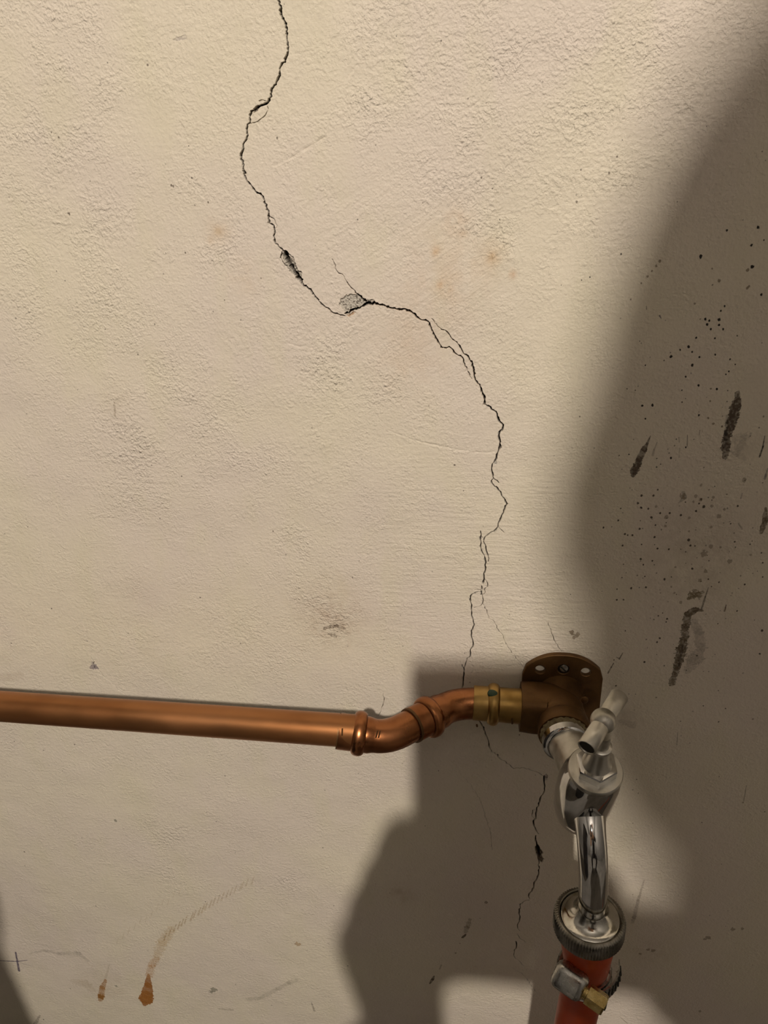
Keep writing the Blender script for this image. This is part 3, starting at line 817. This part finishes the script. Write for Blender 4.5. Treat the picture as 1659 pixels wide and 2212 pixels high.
    def noise(scale, detail=3.0, rough_=0.5, stretch=None, rot=None):
        n = N_('ShaderNodeTexNoise')
        n.inputs['Scale'].default_value = scale
        n.inputs['Detail'].default_value = detail
        n.inputs['Roughness'].default_value = rough_
        src = tc.outputs['Object']
        if rot is not None:
            m0 = N_('ShaderNodeMapping'); m0.inputs['Rotation'].default_value = (0, rot, 0)
            Lk(src, m0.inputs[0]); src = m0.outputs[0]
        if stretch:
            mp = N_('ShaderNodeMapping')
            mp.inputs['Scale'].default_value = stretch
            Lk(src, mp.inputs[0]); src = mp.outputs[0]
        Lk(src, n.inputs['Vector'])
        return n.outputs[0]
    def math_(op, a, b=None, c=None):
        n = N_('ShaderNodeMath'); n.operation = op
        for i, v in enumerate((a, b, c)):
            if v is None:
                continue
            if isinstance(v, (int, float)):
                n.inputs[i].default_value = v
            else:
                Lk(v, n.inputs[i])
        return n.outputs[0]
    def ramp(f, p0, p1):
        n = N_('ShaderNodeMapRange'); n.interpolation_type = 'SMOOTHSTEP'
        n.inputs['From Min'].default_value = p0; n.inputs['From Max'].default_value = p1
        Lk(f, n.inputs[0]); return n.outputs[0]
    def mixc(f, a, b):
        n = N_('ShaderNodeMix'); n.data_type = 'RGBA'
        Lk(f, n.inputs[0])
        for sck, v in ((n.inputs[6], a), (n.inputs[7], b)):
            if isinstance(v, tuple):
                sck.default_value = (*v, 1)
            else:
                Lk(v, sck)
        return n.outputs[2]
    paintc = mixc(ramp(noise(9, 3), 0.36, 0.64), (0.70, 0.63, 0.49), (0.68, 0.60, 0.50))
    paintc = mixc(math_('MULTIPLY', ramp(noise(26, 3, stretch=(1.6, 1, 0.6)), 0.48, 0.72), 0.5), paintc, (0.67, 0.61, 0.45))
    paintc = mixc(math_('MULTIPLY', ramp(noise(420, 2), 0.55, 0.8), 0.35), paintc, (0.56, 0.50, 0.40))
    at1 = N_('ShaderNodeAttribute'); at1.attribute_name = 'marks'
    final = mixc(at1.outputs['Alpha'], paintc, at1.outputs['Color'])
    Lk(final, bs.inputs['Base Color'])
    at2 = N_('ShaderNodeAttribute'); at2.attribute_name = 'texture_amount'
    sep = N_('ShaderNodeSeparateColor'); Lk(at2.outputs['Color'], sep.inputs[0])
    n900 = noise(900, 1)
    lump = math_('ADD', ramp(noise(430, 1, 0.5), 0.34, 0.70), math_('MULTIPLY', ramp(n900, 0.38, 0.66), 0.55))
    vo = N_('ShaderNodeTexVoronoi'); vo.inputs['Scale'].default_value = 330.0
    Lk(tc.outputs['Object'], vo.inputs['Vector'])
    grain = math_('MULTIPLY', math_('SUBTRACT', 1.0, ramp(vo.outputs['Distance'], 0.05, 0.34)), ramp(vo.outputs['Color'], 0.55, 0.65))
    lump = math_('ADD', lump, math_('MULTIPLY', grain, 0.8))
    hs = math_('MULTIPLY', lump, sep.outputs[0])
    hh_ = math_('MULTIPLY', noise(300, 2, 0.55, stretch=(0.16, 1, 1.6)), math_('MULTIPLY', sep.outputs[1], 1.3))
    hd_ = math_('MULTIPLY', noise(260, 2, 0.55, stretch=(0.14, 1, 1.7), rot=math.radians(33)), math_('MULTIPLY', sep.outputs[2], 1.2))
    fine_ = math_('MULTIPLY', n900, 0.10)
    tot = math_('ADD', math_('ADD', hs, hh_), math_('ADD', hd_, fine_))
    bp = N_('ShaderNodeBump')
    bp.inputs['Strength'].default_value = 1.0
    bp.inputs['Distance'].default_value = 0.00040
    Lk(tot, bp.inputs['Height'])
    Lk(bp.outputs[0], bs.inputs['Normal'])
    me.materials.append(m)
    o = bpy.data.objects.new('wall_back', me)
    link(o, kind='structure', label='cream painted plaster wall with a long winding crack', cat='wall')
    return o


build_wall()


# ------------------------------------------------------------------ rest of the cellar room
def slab(name, c, s, material, label, cat):
    return obj(name, box(c, (1, 0, 0), (0, 1, 0), (0, 0, 1), *s), material, None, smooth=False, kind='structure', label=label, cat=cat)

RX0, RX1, RY, RZ = -1400.0, 1300.0, -3000.0, 2400.0
slab('floor', ((RX0 + RX1) / 2, RY / 2, -50), (RX1 - RX0, -RY, 100), M['concrete'], 'bare grey concrete cellar floor', 'floor')
slab('ceiling', ((RX0 + RX1) / 2, RY / 2, RZ + 50), (RX1 - RX0, -RY, 100), M['plaster_room'], 'plain plastered cellar ceiling', 'ceiling')
slab('wall_left', (RX0 - 50, RY / 2, RZ / 2), (100, -RY, RZ), M['plaster_room'], 'plain plastered side wall beyond the pipe', 'wall')
slab('wall_right', (RX1 + 50, RY / 2, RZ / 2), (100, -RY, RZ), M['plaster_room'], 'plain plastered side wall beyond the tap', 'wall')
slab('wall_front', ((RX0 + RX1) / 2, RY - 50, RZ / 2), (RX1 - RX0, 100, RZ), M['plaster_room'], 'plain plastered wall behind the lamp', 'wall')

# ------------------------------------------------------------------ copper pipe
PIPE_A, PIPE_B = at(0, 1525.5, 52), at(735, 1577, 57)
pd = (PIPE_B - PIPE_A) / np.linalg.norm(PIPE_B - PIPE_A)
PIPE_END = PIPE_A + pd * ((-720 - PIPE_A[0]) / pd[0])
obj('copper_pipe', sweep([PIPE_END + (PIPE_B + pd * 12 - PIPE_END) * t for t in np.linspace(0, 1, 24)], 9.0, 64), M['copper'], None,
    label='long straight polished copper water pipe along the wall', cat='pipe')


def bead_ring(c, axis, r0, r1, half):
    prof = [(-half, r0 - .6)] + [(half * math.sin(a), r0 + (r1 - r0) * math.cos(a)) for a in np.linspace(-math.pi / 2, math.pi / 2, 13)] + [(half, r0 - .6)]
    return lathe(c, axis, prof, 64)


SOCK = np.array([-11.2, -19.0, ZC - 304.6])                 # mouth of the brass socket
SOCK_R = np.array([16.8, -18.0, ZC - 306.0])
E1 = at(731, 1579, 57)                                     # elbow 1 starts here
B1 = at(776, 1584, 56.4)                                     # its bead
K1 = at(838, 1593, 54.5)                                     # bend
K2 = at(985, 1519, 19.5)
RIM2, B2 = K1 + (K2 - K1) * .34, K1 + (K2 - K1) * .585
def elbow(name, label, start, bead, bend, end, rs=9.85, tail=9.0, collar=None):
    t = thing(name, start, label, 'pipe fitting')
    a = (np.array(bend) - start); a = a / np.linalg.norm(a)
    d2 = (np.array(end) - bend); d2 = d2 / np.linalg.norm(d2)
    # socket, its widened mouth, then the bend and the plain tail
    L1 = np.linalg.norm(bend - start)
    P, R_ = [], []
    for s, r in ((0, rs - .3), (0.5, rs), (L1 * .55, rs), (L1 * .62, rs), (L1 * .70, tail + .25)):
        P.append(start + a * s); R_.append(r)
    p0, p2 = start + a * (L1 * .74), bend + d2 * (L1 * .34)
    for s in np.linspace(0, 1, 13):
        P.append((1 - s) ** 2 * p0 + 2 * s * (1 - s) * bend + s * s * p2); R_.append(tail + 0.1)
    P.append(np.array(end)); R_.append(tail)
    obj('fitting_body', sweep(P, R_, 64), M['copper_fit'], t, sharp=50)
    obj('sealing_bead', bead_ring(bead, a, rs, rs + 2.3, 3.6), M['copper_fit'], t)
    return t, a
e1, a1 = elbow('press_elbow', 'copper press elbow on the end of the long straight pipe', E1, B1, K1, RIM2 + (B2 - RIM2) * .25)
e2, a2 = elbow('press_elbow', 'copper press elbow between the other elbow and the brass socket', RIM2, B2, K2, SOCK + np.array([9.0, .4, -.5]))
# dark joint gap at the mouth of elbow 2, and insertion marks on elbow 1
obj('mouth_rim', lathe(RIM2, a2, [(-.9, 9.05), (-.9, 10.0), (.5, 10.1), (.5, 9.05)], 64, cap0=False, cap1=False), M['brass_dark'], e2)
obj('mouth_rim', lathe(E1, a1, [(-.3, 9.05), (-.3, 9.75), (.5, 9.75), (.5, 9.05)], 64, cap0=False, cap1=False), M['brass_dark'], e1)
for u0 in (738.5, 815.0, 820.5):
    q0 = at(u0, 1576 + (u0 - 731) * .06, 65.4)
    q1 = at(u0 - (.5 if u0 < 800 else 4), 1591 + (u0 - 731) * .06, 66.4)
    obj('insertion_mark', sweep([q0 - np.array([0, -.9, 0]), q1 - np.array([0, -.9, 0])], 0.32, 8), M['brass_dark'], e1)

# ------------------------------------------------------------------ brass wall plate elbow
PCX, PCZ = 39.8, ZC - 306.5
OUT_Y = -42.0
wp = thing('wall_plate_elbow', (PCX, -2, PCZ), 'dark brass wall plate elbow screwed to the wall', 'pipe fitting')


def plate_geo():
    pts = []
    # straight sides, flat-arched top and bottom
    hw, hs, top = 23.0, 8.0, 28.5
    def arc(sign):
        out = []
        for i in range(25):
            t = -1 + 2 * i / 24
            x = hw * t
            z = top - (top - 17.0) * abs(t) ** 2.4
            if abs(t) > .93:
                z -= (abs(t) - .93) * 60
            out.append((x * (1 if sign > 0 else -1), z * sign))
        return out
    outline = arc(1)[::-1] + arc(-1)[::-1]
    holes = [(0.3, 18.4, 3.3), (-12.9, 17.2, 2.9), (13.1, 17.4, 2.9), (-12, -18, 2.9), (12, -18, 2.9)]
    bm = bmesh.new()
    def loop(pp):
        vs = [bm.verts.new((x, 0, z)) for x, z in pp]
        return [bm.edges.new((vs[i], vs[(i + 1) % len(vs)])) for i in range(len(vs))]
    edges = loop(outline)
    for hx, hz, r in holes:
        edges += loop([(hx + r * math.cos(a), hz + r * math.sin(a)) for a in np.linspace(0, 2 * math.pi, 24, endpoint=False)])
    bmesh.ops.triangle_fill(bm, use_beauty=True, use_dissolve=False, edges=edges)
    r = bmesh.ops.extrude_face_region(bm, geom=list(bm.faces))
    for v in [g for g in r['geom'] if isinstance(g, bmesh.types.BMVert)]:
        v.co.y += 3.2
    bm.verts.index_update()
    V = [(v.co.x + PCX, v.co.y - 4.4, v.co.z + PCZ) for v in bm.verts]
    F = [tuple(v.index for v in f.verts) for f in bm.faces]
    bm.free()
    return V, F
pl = obj('plate', plate_geo(), M['brass_dark'], wp, sharp=30)
bv = pl.modifiers.new('edge', 'BEVEL'); bv.width = 0.0005; bv.segments = 2; bv.limit_method = 'ANGLE'

sd = (SOCK_R - SOCK) / np.linalg.norm(SOCK_R - SOCK)
path = [SOCK_R - sd * 1.0, SOCK_R + sd * 6, SOCK_R + sd * 13]
cen = np.array([PCX, -18.0, PCZ])
for s in np.linspace(0, 1, 12)[1:]:
    q0, q1, q2 = SOCK_R + sd * 13, cen, np.array([PCX, -30.0, PCZ])
    path.append((1 - s) ** 2 * q0 + 2 * s * (1 - s) * q1 + s * s * q2)
squarish = lambda a, i: (abs(math.cos(a)) ** 4 + abs(math.sin(a)) ** 4) ** -.25 * max(0., 1 - i / 13) + min(1., i / 13)
obj('elbow_body', sweep(path, [12.0, 12.6, 12.8] + list(np.linspace(12.9, 13.4, 11)), 64, wob=squarish), M['brass_dark'], wp)
obj('back_boss', lathe((PCX, -3, PCZ), (0, -1, 0), [(0, 14.5), (4, 12.8), (14, 11.5), (16, 9.0)], 64), M['brass_dark'], wp)
obj('outlet_collar', lathe((PCX, -28.5, PCZ), (0, -1, 0), [(0, 13.2), (2, 14.4), (9, 14.6), (10.2, 14.0), (10.2, 11.0)], 64), M['brass_dark'], wp)
so = obj('socket', lathe(SOCK, sd, [(0, 9.05), (0, 9.8), (.5, 10.0), (10.5, 10.0), (19, 10.0), (24, 10.1), (29, 10.3)], 64), M['brass'], wp)
obj('sealing_bead', bead_ring(SOCK + sd * 11.6, sd, 9.9, 12.2, 3.3), M['brass'], so)
# green factory dot on top of the bead
gd = SOCK + sd * 11.4 + np.array([0, -3.0, 11.9])
n_ = np.array([0, -3.0, 11.9]) / np.linalg.norm([0, -3.0, 11.9])
obj('green_dot', ball(gd - n_ * 1.9, 3.3, 20, 12, (1.0, 1.0, .62)), M['green'], so)
for tx, zz, ll in ((22.5, -.2, 4.6), (2.6, -7.6, 1.5)):
    q = SOCK + sd * tx
    obj('stamped_mark', sweep([q + np.array([0, -9.9, zz]), q + np.array([.2, -9.6, zz - ll])], .55, 8), M['brass_dark'], so)
# steel screw in the middle hole
scx = np.array([PCX + .3, -3.6, PCZ + 18.4])
sw = obj('screw', lathe(scx + np.array([0, 2.6, 0]), (.1, -1, .12), [(0, 2.2), (0, 2.9), (2.0, 2.9), (2.9, 2.3), (3.2, 0.0)], 32, cap1=False), M['steel'], wp)
obj('screw_slot', box(scx + np.array([0, -.55, 0]), (.707, 0, -.707), (0, 1, 0), (.707, 0, .707), 5.2, .5, .75), M['hole'], sw, smooth=False)
# chipped flake of bright metal beside the body
obj('casting_nub', ball(at(1263, 1512, 22), 1.6, 14, 10, (1.3, .7, 1.5)), M['brass_dark'], wp)

# ------------------------------------------------------------------ chrome tap
FC = at(1286, 1663, 80)                                     # centre of the bonnet flange
AX = np.array([0.02, -math.sin(math.radians(14)), math.cos(math.radians(14))])
AX = AX / np.linalg.norm(AX)
tap = thing('garden_tap', (PCX, OUT_Y, PCZ), 'chrome garden tap with a small tee handle on the brass elbow', 'tap')
NK = np.array([PCX + .4, OUT_Y + 2.5, PCZ])                 # where the neck leaves the brass
body_mid = FC - AX * 15
nd = body_mid - NK; nd = nd / np.linalg.norm(nd)
obj('hemp_seal', lathe((PCX, -37.8, PCZ), (0, -1, 0), [(0, 12.2), (1, 13.2), (3.0, 12.9), (4.0, 12.0)], 64, mod=lambda a, i: 1 + .025 * math.sin(a * 23 + i * 2) + .015 * math.sin(a * 41)), M['hemp'], tap)
obj('inlet_collar', lathe((PCX, -41.0, PCZ), (.12, -1, .0), [(0, 11.5), (0.6, 12.6), (4.6, 12.6), (5.8, 11.4), (6.0, 9.4), (8, 9.2)], 64), M['chrome'], tap)
np_ = smooth_path([NK + np.array([0, -5, 0]), NK + nd * 14, body_mid - nd * 6, body_mid], 8)
obj('inlet_neck', sweep(np_, list(np.linspace(10.2, 13.6, len(np_))), 48), M['chrome_dull'], tap)
# valve chamber: rounded cup hanging below the flange
cp, cr = [], []
for t, r, ox, oy in ((1.0, 12.9, 0, 0), (3.5, 13.6, -.3, 0), (8, 14.5, -1.0, .4), (15, 15.0, -1.8, .8), (26, 14.9, -2.3, 1.0), (37, 14.2, -2.6, 1.0), (45, 12.4, -2.6, 1.0), (50, 9.8, -2.5, 1.0), (53, 6.4, -2.4, 1.0), (54.6, 2.7, -2.4, 1.0), (55, .3, -2.4, 1)):
    cp.append(FC - AX * t + np.array([ox, oy, 0])); cr.append(r)
ch = obj('valve_chamber', sweep(cp, cr, 64), M['chrome'], tap)
# flange with a rolled rim
obj('bonnet_flange', lathe(FC, AX, [(-2.2, 12.6), (-1.6, 13.3), (0.2, 13.4), (0.9, 12.9), (1.1, 8.0)], 64), M['chrome_dull'], tap)
hexmod = lambda a, i: math.cos(math.pi / 6) / math.cos(((a + math.radians(-6)) % (math.pi / 3)) - math.pi / 6)
bn = obj('hex_bonnet', lathe(FC + AX * 1.0, AX, [(0, 10.4), (4.8, 10.4), (5.5, 9.9), (5.6, 7.0)], 72, hint=(0, -1, 0), mod=lambda a, i: hexmod(a, i) if i < 3 else 1.0), M['chrome'], tap, sharp=22)
obj('gland_cone', lathe(FC + AX * 6.0, AX, [(-.6, 7.6), (1.5, 6.9), (6.0, 5.6), (11.0, 4.8), (13.6, 4.5), (14.0, 5.2), (15.6, 5.2), (16.1, 4.4), (16.2, 3.4)], 48), M['chrome_dull'], tap)
HUB = FC + AX * 30.5
obj('stem', lathe(FC + AX * 16, AX, [(0, 3.9), (15, 3.6)], 32), M['chrome_dull'], tap)
# tee handle: ends found where their lines of sight cross the handle's plane
def on_plane(u, v, p0, n):
    d = RT * (u - CX) / FPX - UP * (v - CY) / FPX + FW
    return CAM + d * (((p0 - CAM) @ n) / (d @ n))
HUB = CAM + (at(1303, 1557, 88) - CAM)
HA, HB = on_plane(1267, 1616, HUB, AX), on_plane(1338, 1503, HUB, AX)
hd = (HB - HA) / np.linalg.norm(HB - HA)
hl = np.linalg.norm(HB - HA)
hn = obj('handle', ball(HUB, 5.9, 40, 24), M['chrome_dull'], tap)
def tube_end(p, d, L_):
    return lathe(p, d, [(7.0, .5), (6.8, 3.3), (.25, 3.55), (0, 3.75), (0, 4.15), (.3, 4.35), (L_ * .5, 4.3), (L_, 4.0)], 40, cap0=False)
for p, d in ((HA, hd), (HB, -hd)):
    L_ = abs((HUB - p) @ d)
    obj('handle_bar', tube_end(p, d, L_), M['chrome_dull'], hn)
    obj('bore_shade', lathe(p + d * 0.7, d, [(0, 3.5), (.3, 3.5)], 32), M['hole'], hn)  # dark disc near the mouth, painting the shade inside the open bar end

# spout
CPL = at(1274, 1977, 95)                                    # centre of the coupling's top face
CAXD = np.array([.0, -.03, -1.0]); CAXD /= np.linalg.norm(CAXD)
sp0 = FC - AX * 27 + np.array([-.5, -4, 0])
b0, b1, b2, b3 = sp0, sp0 + np.array([.3, -24, -7]), CPL + np.array([.2, -1.0, 36]), CPL + np.array([.6, 0, -2])
spts = [(1 - t) ** 3 * b0 + 3 * t * (1 - t) ** 2 * b1 + 3 * t * t * (1 - t) * b2 + t ** 3 * b3 for t in np.linspace(0, 1, 60)]
ns = len(spts)
sr = []
for i in range(ns):
    t = i / (ns - 1)
    r = 7.3 + 1.6 * max(0, 1 - t / .3) ** 2
    sr.append(r)
obj('spout', sweep(spts, sr, 64), M['chrome'], tap)
obj('spout_flange', lathe(CPL + np.array([.3, 0, 0]), CAXD, [(-13, 6.9), (-9, 7.25), (-6, 7.8), (-4, 8.6), (-2.2, 9.9), (-.9, 11.6), (-.3, 13.2), (0, 14.6), (.5, 15.2), (2, 15.2)], 64, cap0=False), M['chrome_disc'], tap)

# ------------------------------------------------------------------ hose with its union nut
hs = thing('garden_hose', CPL + np.array([0, 0, -60]), 'orange red rubber hose hanging from the tap', 'hose')
RN = 18.6
kn = 76
nut = lathe(CPL, CAXD, [(1.6, 15.2), (.1, 15.5), (-.2, 15.9), (-.2, 16.7), (.9, RN - .3), (1.6, RN), (9.6, RN), (10.5, RN - .6), (10.8, 13.0)], kn * 4,
            mod=lambda a, i: (1 - .034 * (.5 + .5 * math.cos(a * kn))) if 3 < i < 7 else 1.0, cap0=False, cap1=True)
obj('union_nut', nut, M['chrome_dark'], hs, sharp=60, label='knurled dark chrome union nut')
H0 = CPL + CAXD * 11
H1, H2, H3 = at(1266, 2090, 94), at(1243, 2205, 92), at(1225, 2300, 90)
hp = smooth_path([H0, H0 + (H1 - H0) * .5, H1, at(1256, 2145, 93), H2, H3, np.array([H3[0] - 2, H3[1] + 2, H3[2] - 60]), np.array([H3[0] - 6, H3[1] + 8, ZC - 760]), np.array([H3[0] - 4, H3[1] + 20, ZC - 850]), np.array([H3[0] + 40, H3[1] - 10, 13]), np.array([H3[0] + 190, H3[1] - 60, 12.5]), np.array([H3[0] + 420, H3[1] - 40, 12.5])], 8)
hr = []
for i in range(len(hp)):
    z = hp[i][2]
    d = H0[2] - z
    hr.append(13.9 if d < 14 else 13.9 - 2.3 * min(1, (d - 14) / 22))
obj('hose_tube', sweep(hp, hr, 64), M['hose'], hs)

# ------------------------------------------------------------------ hose clamp
HC = at(1262, 2098, 94)
hax = (H2 - H0) / np.linalg.norm(H2 - H0)                   # runs down the hose
ct = (hax + np.array([0.10, -.05, 0])); ct /= np.linalg.norm(ct)
cl = thing('hose_clamp', HC, 'zinc plated worm drive clamp tightened round the orange hose', 'clamp')
RBAND = 14.2
obj('clamp_band', lathe(HC - ct * 4.5, ct, [(0, RBAND - .5), (0, RBAND + .35), (.9, RBAND + .7), (1.3, RBAND + .35), (7.7, RBAND + .35), (8.1, RBAND + .7), (9, RBAND + .35), (9, RBAND - .5)], 72, cap0=False, cap1=False), M['steel'], cl)
# worm housing on the front left, screw axis running to the lower right
HS = at(1231, 2117, 111)
wx = np.array([.88, -.43, -.20]); wx /= np.linalg.norm(wx)
outw = (HS - HC) - ((HS - HC) @ wx) * wx; outw /= np.linalg.norm(outw)
wy = np.cross(outw, wx)
obj('worm_housing', box(HS, wx, wy, outw, 18.0, 14.5, 11.5, 4.2), M['steel'], cl, sharp=35)
s0 = HS + outw * 1.0
scr = obj('clamp_screw', lathe(s0 + wx * 8.0, wx, [(0, 3.6), (2.0, 3.8), (2.2, 5.0), (11.0, 5.0), (12.0, 4.5), (12.1, 2)], 60, hint=tuple(outw),
          mod=lambda a, i: math.cos(math.pi / 6) / math.cos((a % (math.pi / 3)) - math.pi / 6) * 1.08 if 1 < i < 5 else 1.0), M['zinc_yellow'], cl, sharp=25)
obj('screw_slot', box(s0 + wx * 19.5, wx, outw, wy, 2.2, 9.4, 1.4), M['hole'], scr, smooth=False)
# free end of the slotted band sticking out to the right
tl = []
ta, tx_, ty_ = frame(ct, tuple(outw))
def tail_pt(ang, r, s):
    q = Vector(HC) + ta * s + tx_ * (r * math.cos(ang)) + ty_ * (r * math.sin(ang))
    return np.array(q)
vx_ = (at(1320, 2095, 96) - HC)
ang0 = math.atan2(Vector(vx_).dot(ty_), Vector(vx_).dot(tx_))
sgn = 1 if math.sin(0 - ang0) < 0 else -1
V, F = [], []
ns_ = 14
for i in range(ns_ + 1):
    t = i / ns_
    an = ang0 - sgn * (0.95 - 1.35 * t)
    r = RBAND + 1.2 + 4.2 * t ** 1.6
    for s in (-4.4, 4.4):
        for dr in (0, .8):
            V.append(tuple(tail_pt(an, r + dr, s)))
for i in range(ns_):
    a, b = 4 * i, 4 * (i + 1)
    F += [(a, a + 2, b + 2, b), (a + 1, b + 1, b + 3, a + 3), (a, b, b + 1, a + 1), (a + 2, a + 3, b + 3, b + 2)]
F += [(0, 1, 3, 2), (4 * ns_, 4 * ns_ + 2, 4 * ns_ + 3, 4 * ns_ + 1)]
tailo = obj('band_tail', (V, F), M['steel'], cl, sharp=30)
for i in range(1, 8):
    t = i / 8
    an = ang0 - sgn * (0.95 - 1.35 * t)
    r = RBAND + 1.2 + 4.2 * t ** 1.6 + .85
    p0, p1 = tail_pt(an - .03, r, -2.6), tail_pt(an + .05, r, 3.0)
    obj('band_slot', sweep([p0, p1], .55, 8), M['hole'], tailo)

# ------------------------------------------------------------------ bare bulb hanging behind the photographer
lp = thing('hanging_lamp', (LAMP[0], LAMP[1], RZ - 60), 'bare warm bulb hanging from the cellar ceiling', 'lamp')
bulb = lathe(LAMP + np.array([0, 0, 50]), (0, 0, -1), [(10, 12), (20, 12.5), (30, 18), (40, 22), (50, 23), (60, 21.5), (68, 15.5), (72, 8), (73, .5)], 20)
obj('bulb', bulb, M['bulb'], lp)
obj('bulb_socket', lathe(LAMP + np.array([0, 0, 104]), (0, 0, -1), [(0, 8), (4, 17), (50, 19), (54, 15)], 32), M['white_plastic'], lp)
obj('cord', sweep([LAMP + np.array([0, 0, 100]), np.array([LAMP[0], LAMP[1], RZ - 20])], 3, 12), M['white_plastic'], lp)
obj('ceiling_rose', lathe((LAMP[0], LAMP[1], RZ), (0, 0, -1), [(0, 45), (12, 42), (26, 14), (30, 6)], 32), M['white_plastic'], lp)

# ------------------------------------------------------------------ phone and the person whose shadow falls on the wall
o_ = CAM - RT * 13 + UP * 13 - FW * 8
phc = o_ + RT * 38.5 - UP * 80
ph = obj('smartphone', box(phc, RT, UP, FW, 77, 160, 8, 3.5), M['black'], None, label='black smartphone held up in front of the tap', cat='phone')

def rel(x, y, z):
    return np.array([x, y, ZC + z], float)


def limb(pts, radii, seg=20):
    """tapering rounded limb through the joints"""
    P = smooth_path(pts, 6)
    k = np.linspace(0, len(radii) - 1, len(P))
    R_ = list(np.interp(k, np.arange(len(radii)), radii))
    return join(sweep(P, R_, seg), ball(pts[0], radii[0] * .98, 20, 12), ball(pts[-1], radii[-1] * .98, 20, 12))


def blend(name, geo, material, voxel, parent=None, **kw):
    o = obj(name, geo, material, parent, **kw)
    r = o.modifiers.new('one_surface', 'REMESH'); r.mode = 'VOXEL'; r.voxel_size = voxel * MM; r.use_smooth_shade = True
    sm = o.modifiers.new('soften', 'SMOOTH'); sm.iterations = 4; sm.factor = .5
    return o


HEADC = rel(166, -799, 436)
Lw, Rw = rel(-14, -440, -226), rel(128, -446, -112)          # wrists
Ls, Rs = rel(-15, -860, 110), rel(355, -860, 110)
Le, Re = rel(-40, -655, -128), rel(310, -640, -60)
person = thing('person', (160, -900, 0), 'person in dark clothes crouching at the tap with a raised phone', 'person')
face = [ball(HEADC, 1, 32, 20, (84, 102, 124)), limb([HEADC + np.array([0, -10, -60]), HEADC + np.array([4, -60, -150])], [50, 50]),
        ball(HEADC + np.array([0, 52, -52]), 1, 24, 16, (50, 50, 58)),               # jaw
        limb([HEADC + np.array([0, 92, 12]), HEADC + np.array([0, 112, -22])], [9, 14], 12),   # nose
        limb([HEADC + np.array([-20, 88, -62]), HEADC + np.array([20, 88, -62])], [7, 7], 12)]  # lips
for sg in (-1, 1):
    face.append(ball(HEADC + np.array([sg * 84, -8, -8]), 1, 16, 12, (10, 20, 32)))  # ears
    face.append(limb([HEADC + np.array([sg * 14, 94, 22]), HEADC + np.array([sg * 50, 82, 24])], [8, 8], 12))  # brow


def hand(wrist, palm, tips, knuckles, thumb):
    g = [limb([wrist, (wrist + palm) / 2, palm], [24, 27, 30])]
    for kn_, tp in zip(knuckles, tips):
        fat = 1.3 if tp is Lt[3] else 1.0
        g.append(limb([palm, kn_, (kn_ + tp) / 2 + np.array([0, 7, 0]), tp], [16, 11 * fat, 9.5 * fat, 8 * fat], 14))
    g.append(limb([wrist + (palm - wrist) * .55] + thumb, [18, 13, 9.5], 14))
    return join(*g)


pe = lambda a, b, c: o_ + RT * a + UP * b + FW * c           # phone-edge coordinates
Lp, Rp = pe(-18, -146, -46), pe(98, -138, -48)
Lk = [pe(-8 - 9 * i, -98 - 19 * i, 10) for i in range(4)]
Lt = [pe(16 + 3 * (i % 2), -92 - 18 * i, 16) for i in range(4)]
Rk = [pe(98, -118 - 16 * i, 10) for i in range(4)]
Rtp = [pe(60 - 3 * (i % 2), -112 - 16 * i, 16) for i in range(4)]
Lk[3], Lt[3] = pe(-16, -173, -8), pe(70, -171, -8)             # little finger supports the phone from below
lh = hand(Lw, Lp, Lt, Lk, [pe(-2, -118, -34), pe(18, -98, -24)])
rh = hand(Rw, Rp, Rtp, Rk, [pe(84, -128, -34), pe(62, -112, -24)])
hair = [ball(HEADC + np.array([0, -16, 26]), 1, 32, 20, (87, 104, 108)), ball(HEADC + np.array([0, -46, -10]), 1, 32, 20, (84, 74, 105))]
Pv, Ch = rel(170, -1180, -380), rel(168, -990, 0)


def torso_and_limbs(g, cuff):
    """the figure below the neck; g grows every radius"""
    A = [limb([Pv, rel(170, -1110, -190), Ch, rel(168, -905, 150)], [144 + g, 132 + g, 139 + g, 64 + g], 32),
         limb([Ls, rel(168, -930, 125), Rs], [56 + g, 78 + g, 56 + g], 24)]
    for sh_, el, wr in ((Ls, Le, Lw), (Rs, Re, Rw)):
        A.append(limb([sh_, el, wr + (el - wr) * cuff], [56 + g, 40 + g, 27 + g], 24))
    for sg in (-1, 1):
        hipx, kx = 170 + sg * 95, 170 + sg * 190
        A.append(limb([rel(hipx, -1180, -400), rel(kx, -830, -480), rel(kx + sg * 10, -960, -700), rel(kx, -1050, -ZC + 64)], [92 + g, 60 + g, 50 + g, 34 + g], 24))
        A.append(limb([rel(kx, -1080, -ZC + 46), rel(kx, -890, -ZC + 42)], [38 + g, 32 + g], 20))
    return A


blend('body', join(*face, lh, rh, *torso_and_limbs(0, 0.0)), M['skin'], 4.5, person)
blend('hair', join(*hair), M['hair'], 5, person)
blend('clothing', join(*torso_and_limbs(8, 0.12)), M['cloth'], 9, person)

# tall lidded barrel added out of view, only to shade the wall's lower left corner
bc = rel(-437, -500, 0)
br = thing('blocker', (bc[0], bc[1], 0), 'dark lidded barrel added out of view to shade the wall', 'blocker')
zt = ZC - 62
obj('blocker_body', lathe((bc[0], bc[1], 0), (0, 0, 1), [(0, 150), (8, 160), (zt * .3, 172), (zt * .31, 176), (zt * .34, 176), (zt * .35, 172), (zt * .66, 172), (zt * .67, 176), (zt * .70, 176), (zt * .71, 172), (zt - 40, 168)], 48), M['cloth'], br)
obj('lid', lathe((bc[0], bc[1], zt - 42), (0, 0, 1), [(0, 172), (0, 182), (24, 182), (34, 172), (42, 140), (44, 0.5)], 48), M['black'], br)
